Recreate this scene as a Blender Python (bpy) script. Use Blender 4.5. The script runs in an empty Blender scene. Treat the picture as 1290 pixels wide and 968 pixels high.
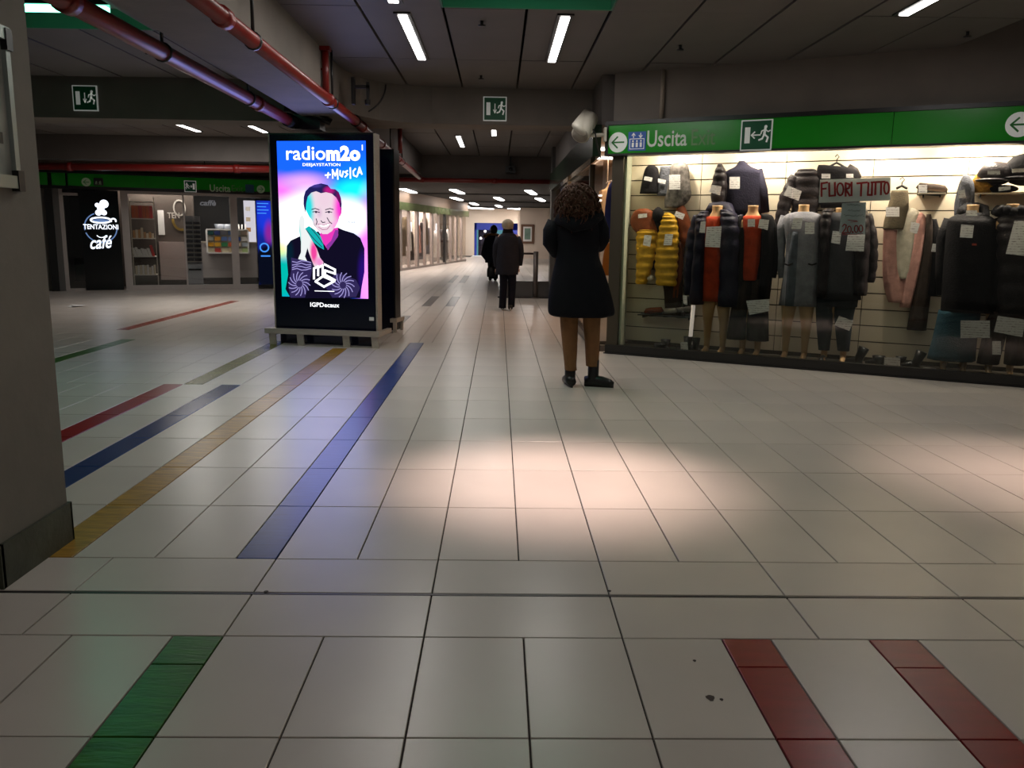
import bpy, bmesh, math, random
from mathutils import Vector, Matrix
random.seed(7)
SC = bpy.context.scene
COL = SC.collection
PI = math.pi

# ---------------------------------------------------------------- camera, world, exposure
FPX, PITCH, ROLL, YAW, CAMZ = 1045.76, 0.1795, 0.0144, 0.0183, 1.3
def _cam_axes():
    cp, sp = math.cos(PITCH), math.sin(PITCH); cy, sy = math.cos(YAW), math.sin(YAW)
    F = Vector((sy*cp, cy*cp, -sp)); R = Vector((cy, -sy, 0)); U = R.cross(F)
    cr, sr = math.cos(ROLL), math.sin(ROLL)
    return F, cr*R + sr*U, -sr*R + cr*U
CF, CR, CU = _cam_axes()
EYE = Vector((0, 0, CAMZ))
cam_data = bpy.data.cameras.new('camera'); cam_data.sensor_width = 36.0
cam_data.lens = FPX*36.0/1290.0; cam_data.clip_end = 200; cam_data.clip_start = 0.05
camo = bpy.data.objects.new('camera', cam_data); COL.objects.link(camo)
m = Matrix((CR, CU, -CF)).transposed().to_4x4(); m.translation = EYE
camo.matrix_world = m
SC.camera = camo
SC.view_settings.view_transform = 'Standard'; SC.view_settings.look = 'None'
SC.view_settings.gamma = 1.0; SC.view_settings.use_curve_mapping = False
SC.view_settings.exposure = 0.0
W = bpy.data.worlds.new('world'); SC.world = W; W.use_nodes = True
W.node_tree.nodes['Background'].inputs[0].default_value = (1.0, 0.95, 0.88, 1)
W.node_tree.nodes['Background'].inputs[1].default_value = 0.035

def area(name, loc, sx, sy, power, color, rot=(0, 0, 0), spread=PI):
    l = bpy.data.lights.new(name, 'AREA'); l.shape = 'RECTANGLE'; l.size = sx; l.size_y = sy
    l.energy = power; l.color = color; l.spread = spread
    o = bpy.data.objects.new(name, l); COL.objects.link(o); o.location = loc; o.rotation_euler = rot
    return o
def spot(name, loc, target, power, color, ang, blend=0.6, rad=0.04):
    l = bpy.data.lights.new(name, 'SPOT'); l.energy = power; l.color = color
    l.spot_size = math.radians(ang); l.spot_blend = blend; l.shadow_soft_size = rad
    o = bpy.data.objects.new(name, l); COL.objects.link(o); o.location = loc
    o.rotation_euler = (Vector(target)-Vector(loc)).to_track_quat('-Z', 'Y').to_euler()
    return o

# ---------------------------------------------------------------- helpers
def ray(px, py): return CF + CR*((px-645)/FPX) - CU*((py-484)/FPX)
def gnd(px, py, z=0.0):
    d = ray(px, py); return EYE + d*((z-CAMZ)/d.z)
class Frame:
    """vertical plane frame: u along, v depth, z up"""
    def __init__(s, ox, oy, ux, uy):
        l = math.hypot(ux, uy); s.o = Vector((ox, oy, 0)); s.d = Vector((ux/l, uy/l, 0)); s.n = Vector((-uy/l, ux/l, 0))
    def w(s, u, v, z): return s.o + s.d*u + s.n*v + Vector((0, 0, z))
    def at(s, px, py, v=0.0):
        d = ray(px, py); t = ((s.o + s.n*v) - EYE).dot(s.n)/d.dot(s.n); p = EYE + d*t
        return (p - s.o).dot(s.d), p.z
WORLD = Frame(0, 0, 1, 0)

def lin(c):
    return tuple(((x/255.)/12.92 if x <= 10 else ((x/255.+.055)/1.055)**2.4) for x in c) + (1.0,)
MATS = {}
def mat(name, rgb, rough=0.6, metal=0.0, noise=0.0, scale=8.0, emit=0.0, bump=0.0, spec=0.5, coat=0.0, bscale=None, stretch=None, alpha=None):
    if name in MATS: return MATS[name]
    M = bpy.data.materials.new(name); M.use_nodes = True; nt = M.node_tree; b = nt.nodes['Principled BSDF']
    c = lin(rgb)
    b.inputs['Base Color'].default_value = c; b.inputs['Roughness'].default_value = rough
    b.inputs['Metallic'].default_value = metal; b.inputs['Specular IOR Level'].default_value = spec
    if coat: b.inputs['Coat Weight'].default_value = coat
    tc = nt.nodes.new('ShaderNodeTexCoord'); src = tc.outputs['Object']
    if stretch:
        mp = nt.nodes.new('ShaderNodeMapping'); mp.inputs['Scale'].default_value = stretch
        nt.links.new(src, mp.inputs[0]); src = mp.outputs[0]
    if noise > 0:
        n = nt.nodes.new('ShaderNodeTexNoise'); n.inputs['Scale'].default_value = scale; n.inputs['Detail'].default_value = 6
        nt.links.new(src, n.inputs['Vector'])
        r = nt.nodes.new('ShaderNodeValToRGB'); r.color_ramp.elements[0].position = .3; r.color_ramp.elements[1].position = .72
        r.color_ramp.elements[0].color = tuple(x*(1-noise) for x in c[:3])+(1,)
        r.color_ramp.elements[1].color = tuple(min(1, x*(1+noise*.6)) for x in c[:3])+(1,)
        nt.links.new(n.outputs['Fac'], r.inputs[0]); nt.links.new(r.outputs[0], b.inputs['Base Color'])
    if bump > 0:
        n2 = nt.nodes.new('ShaderNodeTexNoise'); n2.inputs['Scale'].default_value = bscale or scale*3; n2.inputs['Detail'].default_value = 4
        nt.links.new(src, n2.inputs['Vector'])
        bp = nt.nodes.new('ShaderNodeBump'); bp.inputs['Strength'].default_value = bump; bp.inputs['Distance'].default_value = 0.02
        nt.links.new(n2.outputs['Fac'], bp.inputs['Height']); nt.links.new(bp.outputs[0], b.inputs['Normal'])
    if emit > 0:
        b.inputs['Emission Color'].default_value = c; b.inputs['Emission Strength'].default_value = emit
    MATS[name] = M
    return M
def emis(name, rgb, s):
    if name in MATS: return MATS[name]
    M = bpy.data.materials.new(name); M.use_nodes = True; nt = M.node_tree; nt.nodes.clear()
    e = nt.nodes.new('ShaderNodeEmission'); o = nt.nodes.new('ShaderNodeOutputMaterial')
    e.inputs[0].default_value = lin(rgb); e.inputs[1].default_value = s
    nt.links.new(e.outputs[0], o.inputs[0]); MATS[name] = M
    return M
def glass_mat(name, tint=(235, 240, 238), refl=1.0, rough=0.02):
    if name in MATS: return MATS[name]
    M = bpy.data.materials.new(name); M.use_nodes = True; nt = M.node_tree; nt.nodes.clear()
    t = nt.nodes.new('ShaderNodeBsdfTransparent'); t.inputs[0].default_value = lin(tint)
    g = nt.nodes.new('ShaderNodeBsdfGlossy'); g.inputs['Roughness'].default_value = rough
    f = nt.nodes.new('ShaderNodeFresnel'); f.inputs[0].default_value = 1.5
    mu = nt.nodes.new('ShaderNodeMath'); mu.operation = 'MULTIPLY'; mu.inputs[1].default_value = refl
    mx = nt.nodes.new('ShaderNodeMixShader'); o = nt.nodes.new('ShaderNodeOutputMaterial')
    nt.links.new(f.outputs[0], mu.inputs[0]); nt.links.new(mu.outputs[0], mx.inputs[0])
    nt.links.new(t.outputs[0], mx.inputs[1]); nt.links.new(g.outputs[0], mx.inputs[2]); nt.links.new(mx.outputs[0], o.inputs[0])
    MATS[name] = M
    return M

class MB:
    """collects shapes in world space"""
    def __init__(s, fr=WORLD): s.v = []; s.f = []; s.fr = fr; s.smooth = []
    def P(s, u, v, z): s.v.append(s.fr.w(u, v, z)); return len(s.v)-1
    def face(s, idx, sm=False): s.f.append(tuple(idx)); s.smooth.append(sm)
    def box(s, u0, u1, v0, v1, z0, z1):
        i = [s.P(u, v, z) for z in (z0, z1) for v in (v0, v1) for u in (u0, u1)]
        for q in ((0, 2, 3, 1), (4, 5, 7, 6), (0, 1, 5, 4), (2, 6, 7, 3), (0, 4, 6, 2), (1, 3, 7, 5)): s.face([i[k] for k in q])
        return s
    def slab(s, pts, v0, v1, sm=False):
        """outline in (u,z), extruded v0..v1"""
        n = len(pts)
        a = sum(pts[i][0]*pts[(i+1) % n][1]-pts[(i+1) % n][0]*pts[i][1] for i in range(n))
        if a < 0: pts = list(reversed(pts))
        A = [s.P(u, v0, z) for u, z in pts]; B = [s.P(u, v1, z) for u, z in pts]
        s.face(A); s.face(list(reversed(B)))
        for i in range(n):
            j = (i+1) % n; s.face([A[j], A[i], B[i], B[j]], sm)
        return s
    def flat(s, pts, z0, z1):
        """outline in (u,v), extruded z0..z1"""
        n = len(pts)
        a = sum(pts[i][0]*pts[(i+1) % n][1]-pts[(i+1) % n][0]*pts[i][1] for i in range(n))
        if a < 0: pts = list(reversed(pts))
        A = [s.P(u, v, z0) for u, v in pts]; B = [s.P(u, v, z1) for u, v in pts]
        s.face(list(reversed(A))); s.face(B)
        for i in range(n):
            j = (i+1) % n; s.face([A[i], A[j], B[j], B[i]])
        return s
    def rings(s, rings, cap=True, sm=True):
        base = []
        for r in rings: base.append([s.P(*p) for p in r])
        n = len(base[0])
        for a, b in zip(base, base[1:]):
            for i in range(n):
                j = (i+1) % n; s.face([a[i], a[j], b[j], b[i]], sm)
        if cap:
            s.face(list(reversed(base[0])), sm); s.face(base[-1], sm)
        return s
    def loft(s, rows, n=28, fold=0.0, nf=7, puff=0, sq=2.4, ph=0.0, amp=.07, cap=True):
        """rows (z, uL, uR, v, ry) from top or bottom"""
        R = []
        rows = [tuple(r) for r in rows]
        # resample smoothly
        out = []
        for k in range(len(rows)-1):
            a, b = rows[k], rows[k+1]
            p0 = rows[k-1] if k > 0 else a; p3 = rows[k+2] if k+2 < len(rows) else b
            m_ = 4
            for q in range(m_):
                t = q/m_
                out.append(tuple(0.5*((2*a[i])+(-p0[i]+b[i])*t+(2*p0[i]-5*a[i]+4*b[i]-p3[i])*t*t+(-p0[i]+3*a[i]-3*b[i]+p3[i])*t*t*t)*1.0 for i in range(5)))
        out.append(rows[-1])
        if puff:
            zs = [r[0] for r in out]; H = abs(zs[0]-zs[-1]); N = puff*5; fine = []
            for q in range(N+1):
                x = q/N*(len(out)-1); i = min(int(x), len(out)-2); t = x-i
                fine.append(tuple(out[i][k]*(1-t)+out[i+1][k]*t for k in range(5)))
            out = fine
        z_top = max(out[0][0], out[-1][0]); z_bot = min(out[0][0], out[-1][0])
        for qi, (z, l, r, v, ry) in enumerate(out):
            c = (l+r)/2; rx = (r-l)/2; ring = []
            hz = (z_top-z)/max(1e-6, z_top-z_bot)
            pf = 1.0
            if puff: pf = 1-amp+amp*1.4*abs(math.sin(PI*qi/5.0))
            for i in range(n):
                th = 2*PI*i/n; ct, st = math.cos(th), math.sin(th)
                ex = 2/sq
                x = math.copysign(abs(ct)**ex, ct); y = math.copysign(abs(st)**ex, st)
                k = 1+fold*hz*math.cos(nf*th+ph+1.5*math.sin(3*hz+ph))
                ring.append((c+x*rx*(pf*.5+.5)*k, v+y*ry*pf*k, z))
            R.append(ring)
        if out[0][0] < out[-1][0]: pass
        else: R = R[::-1]
        return s.rings(R, cap)
    def tube(s, pts, rad, n=10, flat=1.0, puff=0):
        """pts in (u,v,z); rad number or list"""
        P = [Vector(p) for p in pts]
        if not isinstance(rad, (list, tuple)): rad = [rad]*len(P)
        if puff:
            Q = []; RR = []
            N = puff*5
            for q in range(N+1):
                x = q/N*(len(P)-1); i = min(int(x), len(P)-2); t = x-i
                Q.append(P[i].lerp(P[i+1], t)); RR.append((rad[i]*(1-t)+rad[i+1]*t)*(.9+.14*abs(math.sin(PI*q/5.))))
            P, rad = Q, RR
        R = []; prev = None
        for i, p in enumerate(P):
            t = (P[min(i+1, len(P)-1)]-P[max(i-1, 0)]).normalized()
            if prev is None:
                a = Vector((0, 1, 0)) if abs(t.y) < .9 else Vector((1, 0, 0))
                b = t.cross(a).normalized()
            else:
                b = (prev-t*prev.dot(t)).normalized()
            prev = b; c = t.cross(b)
            R.append([tuple(p+(b*math.cos(2*PI*k/n)+c*math.sin(2*PI*k/n)*flat)*rad[i]) for k in range(n)])
        return s.rings(R)
    def ell(s, c, r, nu=16, nv=10, disp=0.0, f=5.0):
        R = []
        for j in range(nv+1):
            ph = -PI/2+PI*j/nv; ph = max(-PI/2+.06, min(PI/2-.06, ph)); ring = []
            for i in range(nu):
                th = 2*PI*i/nu
                k = 1+disp*math.sin(f*th+3*ph)*math.cos(f*ph*1.3+th)
                ring.append((c[0]+r[0]*k*math.cos(ph)*math.cos(th), c[1]+r[1]*k*math.cos(ph)*math.sin(th), c[2]+r[2]*k*math.sin(ph)))
            R.append(ring)
        return s.rings(R)
    def add_mesh(s, verts, faces, sm=False):
        k = len(s.v); s.v += verts
        for f in faces: s.face([k+i for i in f], sm)
        return s

def props(o, label=None, cat=None, group=None, kind=None):
    if label: o['label'] = label
    if cat: o['category'] = cat
    if group: o['group'] = group
    if kind: o['kind'] = kind
    return o
def build(name, mb, material, parent=None, label=None, cat=None, group=None, kind=None, shift=None):
    vs = mb.v
    if parent is not None:
        org = parent.matrix_world.translation.copy() if shift is None else shift
    else:
        xs = [v.x for v in vs]; ys = [v.y for v in vs]
        org = Vector(((min(xs)+max(xs))/2, (min(ys)+max(ys))/2, min(v.z for v in vs)))
    me = bpy.data.meshes.new(name); me.from_pydata([v-org for v in vs], [], mb.f)
    me.polygons.foreach_set('use_smooth', mb.smooth)
    me.materials.append(material); me.update()
    o = bpy.data.objects.new(name, me); COL.objects.link(o)
    if parent is not None: o.parent = parent
    else: o.location = org; o.matrix_world = Matrix.Translation(org)
    return props(o, label, cat, group, kind)
def thing(name, label, cat, loc, group=None, kind=None):
    o = bpy.data.objects.new(name, None); COL.objects.link(o); o.empty_display_size = .1
    o.location = loc; o.matrix_world = Matrix.Translation(loc)
    return props(o, label, cat, group, kind)
def struct(name, mb, material): return build(name, mb, material, kind='structure')
def copy_tree(o, loc, parent=None, **kw):
    c = o.copy(); COL.objects.link(c)
    if parent is None:
        c.location = loc; c.matrix_world = Matrix.Translation(loc)
    else: c.parent = parent
    for k, v in kw.items(): c[k] = v
    for ch in list(o.children): copy_tree(ch, None, c)
    return c

_txt = {}
def text_mesh(body, bold=0.0, spacing=1.0, shear=0.0, depth=0.0):
    key = (body, bold, spacing, shear, depth)
    if key in _txt: return _txt[key]
    cu = bpy.data.curves.new('txt', 'FONT'); cu.body = body; cu.size = 1.0; cu.offset = bold; cu.space_character = spacing
    cu.shear = shear; cu.resolution_u = 3; cu.extrude = depth
    ob = bpy.data.objects.new('txt', cu); COL.objects.link(ob)
    dg = bpy.context.evaluated_depsgraph_get(); me = bpy.data.meshes.new_from_object(ob.evaluated_get(dg))
    vs = [tuple(v.co) for v in me.vertices]; fs = [tuple(p.vertices) for p in me.polygons]
    bpy.data.objects.remove(ob); bpy.data.curves.remove(cu); bpy.data.meshes.remove(me)
    x0 = min(v[0] for v in vs); x1 = max(v[0] for v in vs); y0 = min(v[1] for v in vs); y1 = max(v[1] for v in vs)
    _txt[key] = (vs, fs, x0, x1, y0, y1)
    return _txt[key]
def add_text(mb, body, u0, u1, z0, z1, v, bold=0.0, spacing=1.0, shear=0.0, rot=0.0, z0b=None):
    """fit text into box; front faces -v. rot: slope in z per u"""
    vs, fs, x0, x1, y0, y1 = text_mesh(body, bold, spacing, shear)
    out = []
    for x, y, z in vs:
        a = (x-x0)/(x1-x0); b = (y-y0)/(y1-y0)
        uu = u0+(u1-u0)*a; zz = z0+(z1-z0)*b + rot*(uu-u0)
        out.append(mb.fr.w(uu, v, zz))
    return mb.add_mesh(out, fs)
def stroke(mb, pts, w, v0, v1):
    """flat polyline in (u,z) as joined quads"""
    for (a, b) in zip(pts, pts[1:]):
        d = Vector((b[0]-a[0], b[1]-a[1]));
        if d.length < 1e-6: continue
        n = Vector((-d.y, d.x)).normalized()*w/2; e = d.normalized()*w*.35
        mb.slab([(a[0]-e.x+n.x, a[1]-e.y+n.y), (a[0]-e.x-n.x, a[1]-e.y-n.y), (b[0]+e.x-n.x, b[1]+e.y-n.y), (b[0]+e.x+n.x, b[1]+e.y+n.y)], v0, v1)
    return mb
def circle(c, r, n=24, a0=0, a1=2*PI, rz=None):
    rz = rz or r
    full = abs(a1-a0) >= 2*PI-1e-6
    return [(c[0]+r*math.cos(a0+(a1-a0)*i/(n if full else n-1)), c[1]+rz*math.sin(a0+(a1-a0)*i/(n if full else n-1))) for i in range(n)]
def ringmb(mb, c, r, w, v0, v1, n=28, a0=0, a1=2*PI, rz=None):
    pts = circle(c, r, n, a0, a1, rz)
    if abs(a1-a0) >= 2*PI-1e-6: pts.append(pts[0])
    return stroke(mb, pts, w, v0, v1)

# ---------------------------------------------------------------- frames of the place
SHOP = Frame(1.227, 9.166, .8829, -.4695)       # shop window front
CAFE = Frame(-9.262, 17.226, .92481, .38043)    # cafe front
LW0 = 4.5
LWALL = Frame(-4.75, 19.4, 3.25, 20.1)          # shopfronts along the corridor, depth axis points away from it
TX0, TY0, TW, TD = .0955, 3.172, .325, .65      # floor tile grid
CZ = 2.975

# ---------------------------------------------------------------- lamps of the place
WHITE = (1.0, .96, .90)
LIGHTS = [(-.77, 6.90, 8.56), (.50, 6.86, 8.56), (-.79, 4.85, 6.52), (3.03, 4.95, 6.60), (-5.22, 13.5, 15.03), (-4.06, 13.6, 15.0),
          (-.73, 15.1, 16.9), (-.10, 13.7, 14.9)]
HIDDEN = [(.5, .6, 2.2), (-.79, .6, 2.2), (3.03, .9, 2.5)]          # the same strips go on behind the camera
for i, (x, y0, y1) in enumerate(LIGHTS+HIDDEN):
    area('strip_lamp', (x, (y0+y1)/2, CZ-.03), .06, y1-y0, (34.0 if i in (4, 5) else 11.5) if i < 8 else 5.0, (1.0, .95, .90))
area('green_lamp', (-3.55, 6.9, CZ-.06), .9, .06, 5.0, (.12, 1.0, .62))
area('green_lamp', (.19, 5.9, CZ+.16), 1.0, .06, 2.5, (.1, 1.0, .6))
spot('warm_spot', (.36, 4.35, CZ-.03), (.36, 4.30, 0), 600.0, (1.0, .75, .69), 45, 1.0, .22)
spot('warm_spot', (3.15, 4.4, CZ-.03), (3.15, 4.4, 0), 330.0, (1.0, .75, .67), 50, 1.0, .25)
# lamps inside the shop window, behind the header
for u, v, e in ((.55, .30, 7), (1.5, .30, 12), (2.6, .30, 10), (3.45, .42, 24), (4.3, .35, 9)):
    p = SHOP.w(u, v, 2.34)
    spot('window_spot', p, SHOP.w(u, .75, 1.0), e*6.6, (1.0, .84, .71), 125, .8, .03)
p = SHOP.w(2.4, .35, 2.36)
area('window_lamp', p, 4.4, .1, 46.0, (1.0, .87, .74), rot=(math.radians(14), 0, math.atan2(-.4695, .8829)))
p = CAFE.w(3.0, 1.0, 2.40)
area('cafe_lamp', p, 2.6, .5, 140.0, (1.0, .88, .78), rot=(0, 0, math.atan2(.38043, .92481)))

# ---------------------------------------------------------------- materials of the setting
M_TILE = mat('tile_white', (206, 196, 186), .30, noise=.08, scale=1.3, bump=.01, bscale=18, spec=.45)
M_GROUT = mat('grout', (58, 52, 48), .9)
M_CONC = mat('painted_concrete', (118, 110, 102), .75, noise=.12, scale=2.5, bump=.15, bscale=9)
M_CONC2 = mat('dark_concrete', (92, 86, 82), .8, noise=.15, scale=2.0, bump=.2, bscale=8)
M_PANEL = mat('ceiling_panel', (104, 98, 94), .62, noise=.08, scale=2.2)
M_VOID = mat('ceiling_void', (22, 20, 20), .9)
M_RED = mat('red_paint', (122, 27, 23), .35, noise=.15, scale=6)
M_GREEN = mat('sign_green', (30, 150, 34), .18, noise=.05, scale=1.0)
M_SIGNW = mat('sign_white', (225, 228, 222), .5, emit=.15)
M_BLK = mat('black_metal', (24, 23, 24), .35)
M_ALU = mat('aluminium', (176, 168, 164), .42, metal=.15, noise=.08, scale=5)
M_STEEL = mat('brushed_steel', (196, 184, 170), .34, metal=.4, noise=.12, scale=14, stretch=(1, 1, 8))
M_BRONZE = mat('bronze_frame', (78, 70, 58), .4, metal=.5)
M_GLASS = glass_mat('window_glass', (236, 240, 236), .8)
M_LED = emis('strip_glow', (255, 250, 246), 9.0)
M_GLED = emis('green_glow', (120, 255, 205), 6.0)
M_WH = mat('paper_white', (232, 230, 228), .7)

# ---------------------------------------------------------------- floor
fl = MB(); fl.box(-14, 6.5, -3, 56, -.12, -.009)
floor = struct('floor', fl, M_GROUT)
C_BLUE = mat('tile_blue', (28, 62, 128), .30, noise=.25, scale=7, stretch=(1, 6, 1))
C_RED = mat('tile_red', (140, 8, 12), .30, noise=.2, scale=5, stretch=(1, 5, 1))
C_YEL = mat('tile_yellow', (176, 132, 36), .30, noise=.42, scale=6, stretch=(1, 5, 1), bump=.1)
C_GRN = mat('tile_green', (58, 112, 34), .30, noise=.42, scale=6, stretch=(1, 5, 1), bump=.1)
C_OLI = mat('tile_olive', (118, 116, 56), .26, noise=.35, scale=6, stretch=(1, 5, 1))
C_BL2 = mat('tile_slate_blue', (36, 62, 112), .22, noise=.2, scale=6, stretch=(1, 5, 1))
C_DRK = mat('tile_dark', (70, 66, 70), .3, noise=.2, scale=6)
C_R3 = mat('tile_faded_red', (160, 66, 50), .25, noise=.2, scale=6)
TILES = []
def X(k): return TX0+TW*k
def Yk(k): return TY0+TD*k
def in_room(x, y):
    p = Vector((x, y, 0))
    a = (p-SHOP.o)
    if x > 1.05 and a.dot(SHOP.n) > .33 and y < 40: 
        return not (a.dot(SHOP.d) > -.2)
    if x > 1.3 and y > 9.3 and y < 17: return False
    b = (p-CAFE.o)
    if b.dot(CAFE.n) > 3.6 and x < -4.6: return False
    c = (p-LWALL.o)
    if y > 19.4 and c.dot(LWALL.n) > 1.2: return False
    return True
def screen(x, y):
    d = Vector((x, y, 0))-EYE; z = d.dot(CF)
    if z < .3: return None
    return 645+FPX*d.dot(CR)/z, 484-FPX*d.dot(CU)/z
def add_rows(cols, ys, colours={}):
    for y0, y1 in zip(ys, ys[1:]):
        for a, b in zip(cols, cols[1:]):
            x0, x1 = X(a), X(b); ym = (y0+y1)/2
            s = screen((x0+x1)/2, ym)
            if ym > 1.4:
                if s is None or not (-420 < s[0] < 1710): continue
            elif not (-2.2 < (x0+x1)/2 < 2.6): continue
            if not in_room((x0+x1)/2, ym): continue
            c = None
            for (ca, cb, ya, yb, mt) in colours:
                if abs(ca-a) < .01 and abs(cb-b) < .01 and ya-.01 <= ym <= yb+.01: c = mt
            A = 0
            if s and 0 <= s[0] <= 1290 and s[1] < 1050:
                pts = [screen(x, max(y, .9)) for x, y in ((x0, y0), (x1, y0), (x1, y1), (x0, y1))]
                A = abs(sum(pts[i][0]*pts[(i+1) % 4][1]-pts[(i+1) % 4][0]*pts[i][1] for i in range(4)))/2
            TILES.append((A, x0, x1, y0, y1, c))
yb = [2.522, 2.342, 1.972, 1.322, .672, .022, -.628]
lowc = [-14, -13, -12, -11, -10, -9, -8, -7, -6.5, -5.5, -4.5, -3.5, -3, -2, -1, 0, 1, 2, 2.5, 3.5, 4, 5, 6, 7, 8]
add_rows([c for c in lowc if c not in (-3.5, -3, 2, 2.5, 3.5, 4)] and lowc, sorted(yb[2:]), [(-3.5, -3, -9, 2.6, C_GRN), (2, 2.5, -9, 2.6, C_RED), (3.5, 4, -9, 2.6, C_RED)])
for a, b in zip(lowc, lowc[1:]):
    if (a, b) in ((-3.5, -3), (2, 2.5), (3.5, 4)): add_rows([a, b], [1.972, 2.342, 2.522], [(a, b, 0, 3, C_GRN if a < 0 else C_RED)])
    else: add_rows([a, b], [1.972, 2.522])
bandc = list(range(-17, 18, 2))
add_rows(bandc, [2.522, 2.838]); add_rows(bandc, [2.856, 3.172])
upA = [-19, -18, -17, -16, -15, -14, -13, -12, -11, -10, -9, -8.5, -7.5, -7, -6, -5.5, -4.5, -3.5, -3]+list(range(-2, 18))
ysA = [Yk(k) for k in (0, 1, 2, 3, 4, 5, 5.86)]
add_rows(upA, ysA, [(-9, -8.5, 0, 7, C_RED), (-7.5, -7, 0, 7, C_BL2), (-6, -5.5, 0, 7, C_YEL), (-3.5, -3, 0, 7, C_BLUE)])
upB = [-32, -31, -30, -29, -28, -27, -26, -25, -24, -23, -22, -21, -20, -19, -18, -17, -16, -15, -14, -13.5, -12.5, -11.5, -10.5, -9.5, -8.5, -8, -7, -6, -5.5, -4.5, -3.5, -3]+list(range(-2, 18))
ysB = [Yk(k) for k in (5.86, 6.76, 7.65, 8.53, 9.42, 10.28)]
add_rows(upB, ysB, [(-14, -13.5, 4, 10, C_GRN), (-8.5, -8, 6, 10, C_OLI), (-6, -5.5, 6, 9.3, C_YEL), (-3.5, -3, 6, 10, C_BLUE)])
upC = list(range(-36, -15))+[-15.5, -15]+list(range(-14, -4))+[-4.5, -4, -3.2, -2.7]+list(range(-2, 5))
ysC = [Yk(k) for k in [10.28, 11.0]+[11.7+.9*i for i in range(16)]]
add_rows(upC, ysC, [(-15.5, -15, Yk(11.7), Yk(19), C_R3), (-3.2, -2.7, Yk(18.2), Yk(21.6), C_DRK), (-4.5, -4, Yk(18.2), Yk(21.6), C_DRK), (-5, -4.5, Yk(11.7), Yk(15.3), C_DRK)])
upD = list(range(-16, -4))+[-4.4, -4, -3.5, -3]+list(range(-2, 14))
ysD = [ysC[-1]+.62*i for i in range(50)]
add_rows(upD, ysD, [(-4.4, -4, Yk(29), Yk(34.5), C_DRK), (-3.5, -3, Yk(29), Yk(34.5), C_DRK)])
TILES.sort(key=lambda t: -t[0])
GAP = .0028
tm = {}
nsep = {'tile': 0, 'coloured_tile': 0}; rest = {}
for A, x0, x1, y0, y1, c in TILES:
    kind = 'tile' if c is None else 'coloured_tile'
    g = GAP if y0 < 12 else GAP
    if nsep[kind] < 295 and A > 60:
        nsep[kind] += 1
        key = (round(x1-x0, 3), round(y1-y0, 3), c.name if c else '')
        if key not in tm:
            w, d = (x1-x0)/2-g, (y1-y0)/2-g; h = .0015
            me = bpy.data.meshes.new(kind)
            vs = [(-w, -d, -.010), (w, -d, -.010), (w, d, -.010), (-w, d, -.010), (-w, -d, -h), (w, -d, -h), (w, d, -h), (-w, d, -h),
                  (-w+h, -d+h, 0), (w-h, -d+h, 0), (w-h, d-h, 0), (-w+h, d-h, 0)]
            fs = [(8, 9, 10, 11)]+[(i, (i+1) % 4, 4+(i+1) % 4, 4+i) for i in range(4)]+[(4+i, 4+(i+1) % 4, 8+(i+1) % 4, 8+i) for i in range(4)]
            me.from_pydata(vs, [], fs); me.materials.append(c or M_TILE); tm[key] = me
        o = bpy.data.objects.new(kind, tm[key]); COL.objects.link(o); o.parent = floor
        fo = floor.matrix_world.translation
        o.location = Vector(((x0+x1)/2, (y0+y1)/2, random.uniform(-.0006, 0)))-fo
        if c:
            o['label'] = {'tile_blue': 'blue strip tile', 'tile_red': 'dark red strip tile', 'tile_yellow': 'worn yellow strip tile', 'tile_green': 'worn green strip tile', 'tile_olive': 'olive strip tile',
                          'tile_slate_blue': 'slate blue strip tile', 'tile_dark': 'dark grey strip tile', 'tile_faded_red': 'faded red strip tile'}[c.name]
    else:
        rest.setdefault(c or M_TILE, MB()).box(x0+g, x1-g, y0+g, y1-g, -.009, -.0004)
for mt, mb in rest.items():
    build('distant_tiles', mb, mt, floor, kind='stuff')
j = MB(); j.box(-6, 5.5, 2.840, 2.854, -.01, -.001); build('expansion_joint', j, mat('joint_metal', (60, 56, 54), .4, metal=.6), floor)

# ---------------------------------------------------------------- ceiling
cl = MB(); cl.box(-13, 6.5, -3, 56, 3.32, 3.45); ceiling = struct('ceiling', cl, M_VOID)
SX = [-1.08+.6375*k for k in range(-17, 9)]
SY = [-2.9, -1.0, .95, 2.87, 4.78, 6.70, 8.60, 10.2]
def covered(x0, x1, y0, y1):
    if -.5 < x0 and x1 < .9 and abs(y0-4.78) < .01: return True      # open recess with green light
    if x0 > -4.3 and x1 < -2.9 and abs(y0-5.75) < .01: return True
    return False
pan = MB(); npan = 0
pm = {}
def panel(x0, x1, y0, y1, z=CZ, g=.012):
    k = (round(x1-x0, 3), round(y1-y0, 3))
    if k not in pm:
        mb = MB(); mb.box(-(x1-x0)/2+g, (x1-x0)/2-g, -(y1-y0)/2+.006, (y1-y0)/2-.006, 0, .035)
        me = bpy.data.meshes.new('ceiling_panel'); me.from_pydata(mb.v, [], mb.f); me.materials.append(M_PANEL); pm[k] = me
    o = bpy.data.objects.new('ceiling_panel', pm[k]); COL.objects.link(o); o.parent = ceiling
    o.location = Vector(((x0+x1)/2, (y0+y1)/2, z+random.uniform(-.003, .003)))-ceiling.matrix_world.translation
def inshop(x, y): return (Vector((x, y, 0))-SHOP.o).dot(SHOP.n) > .05
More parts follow.
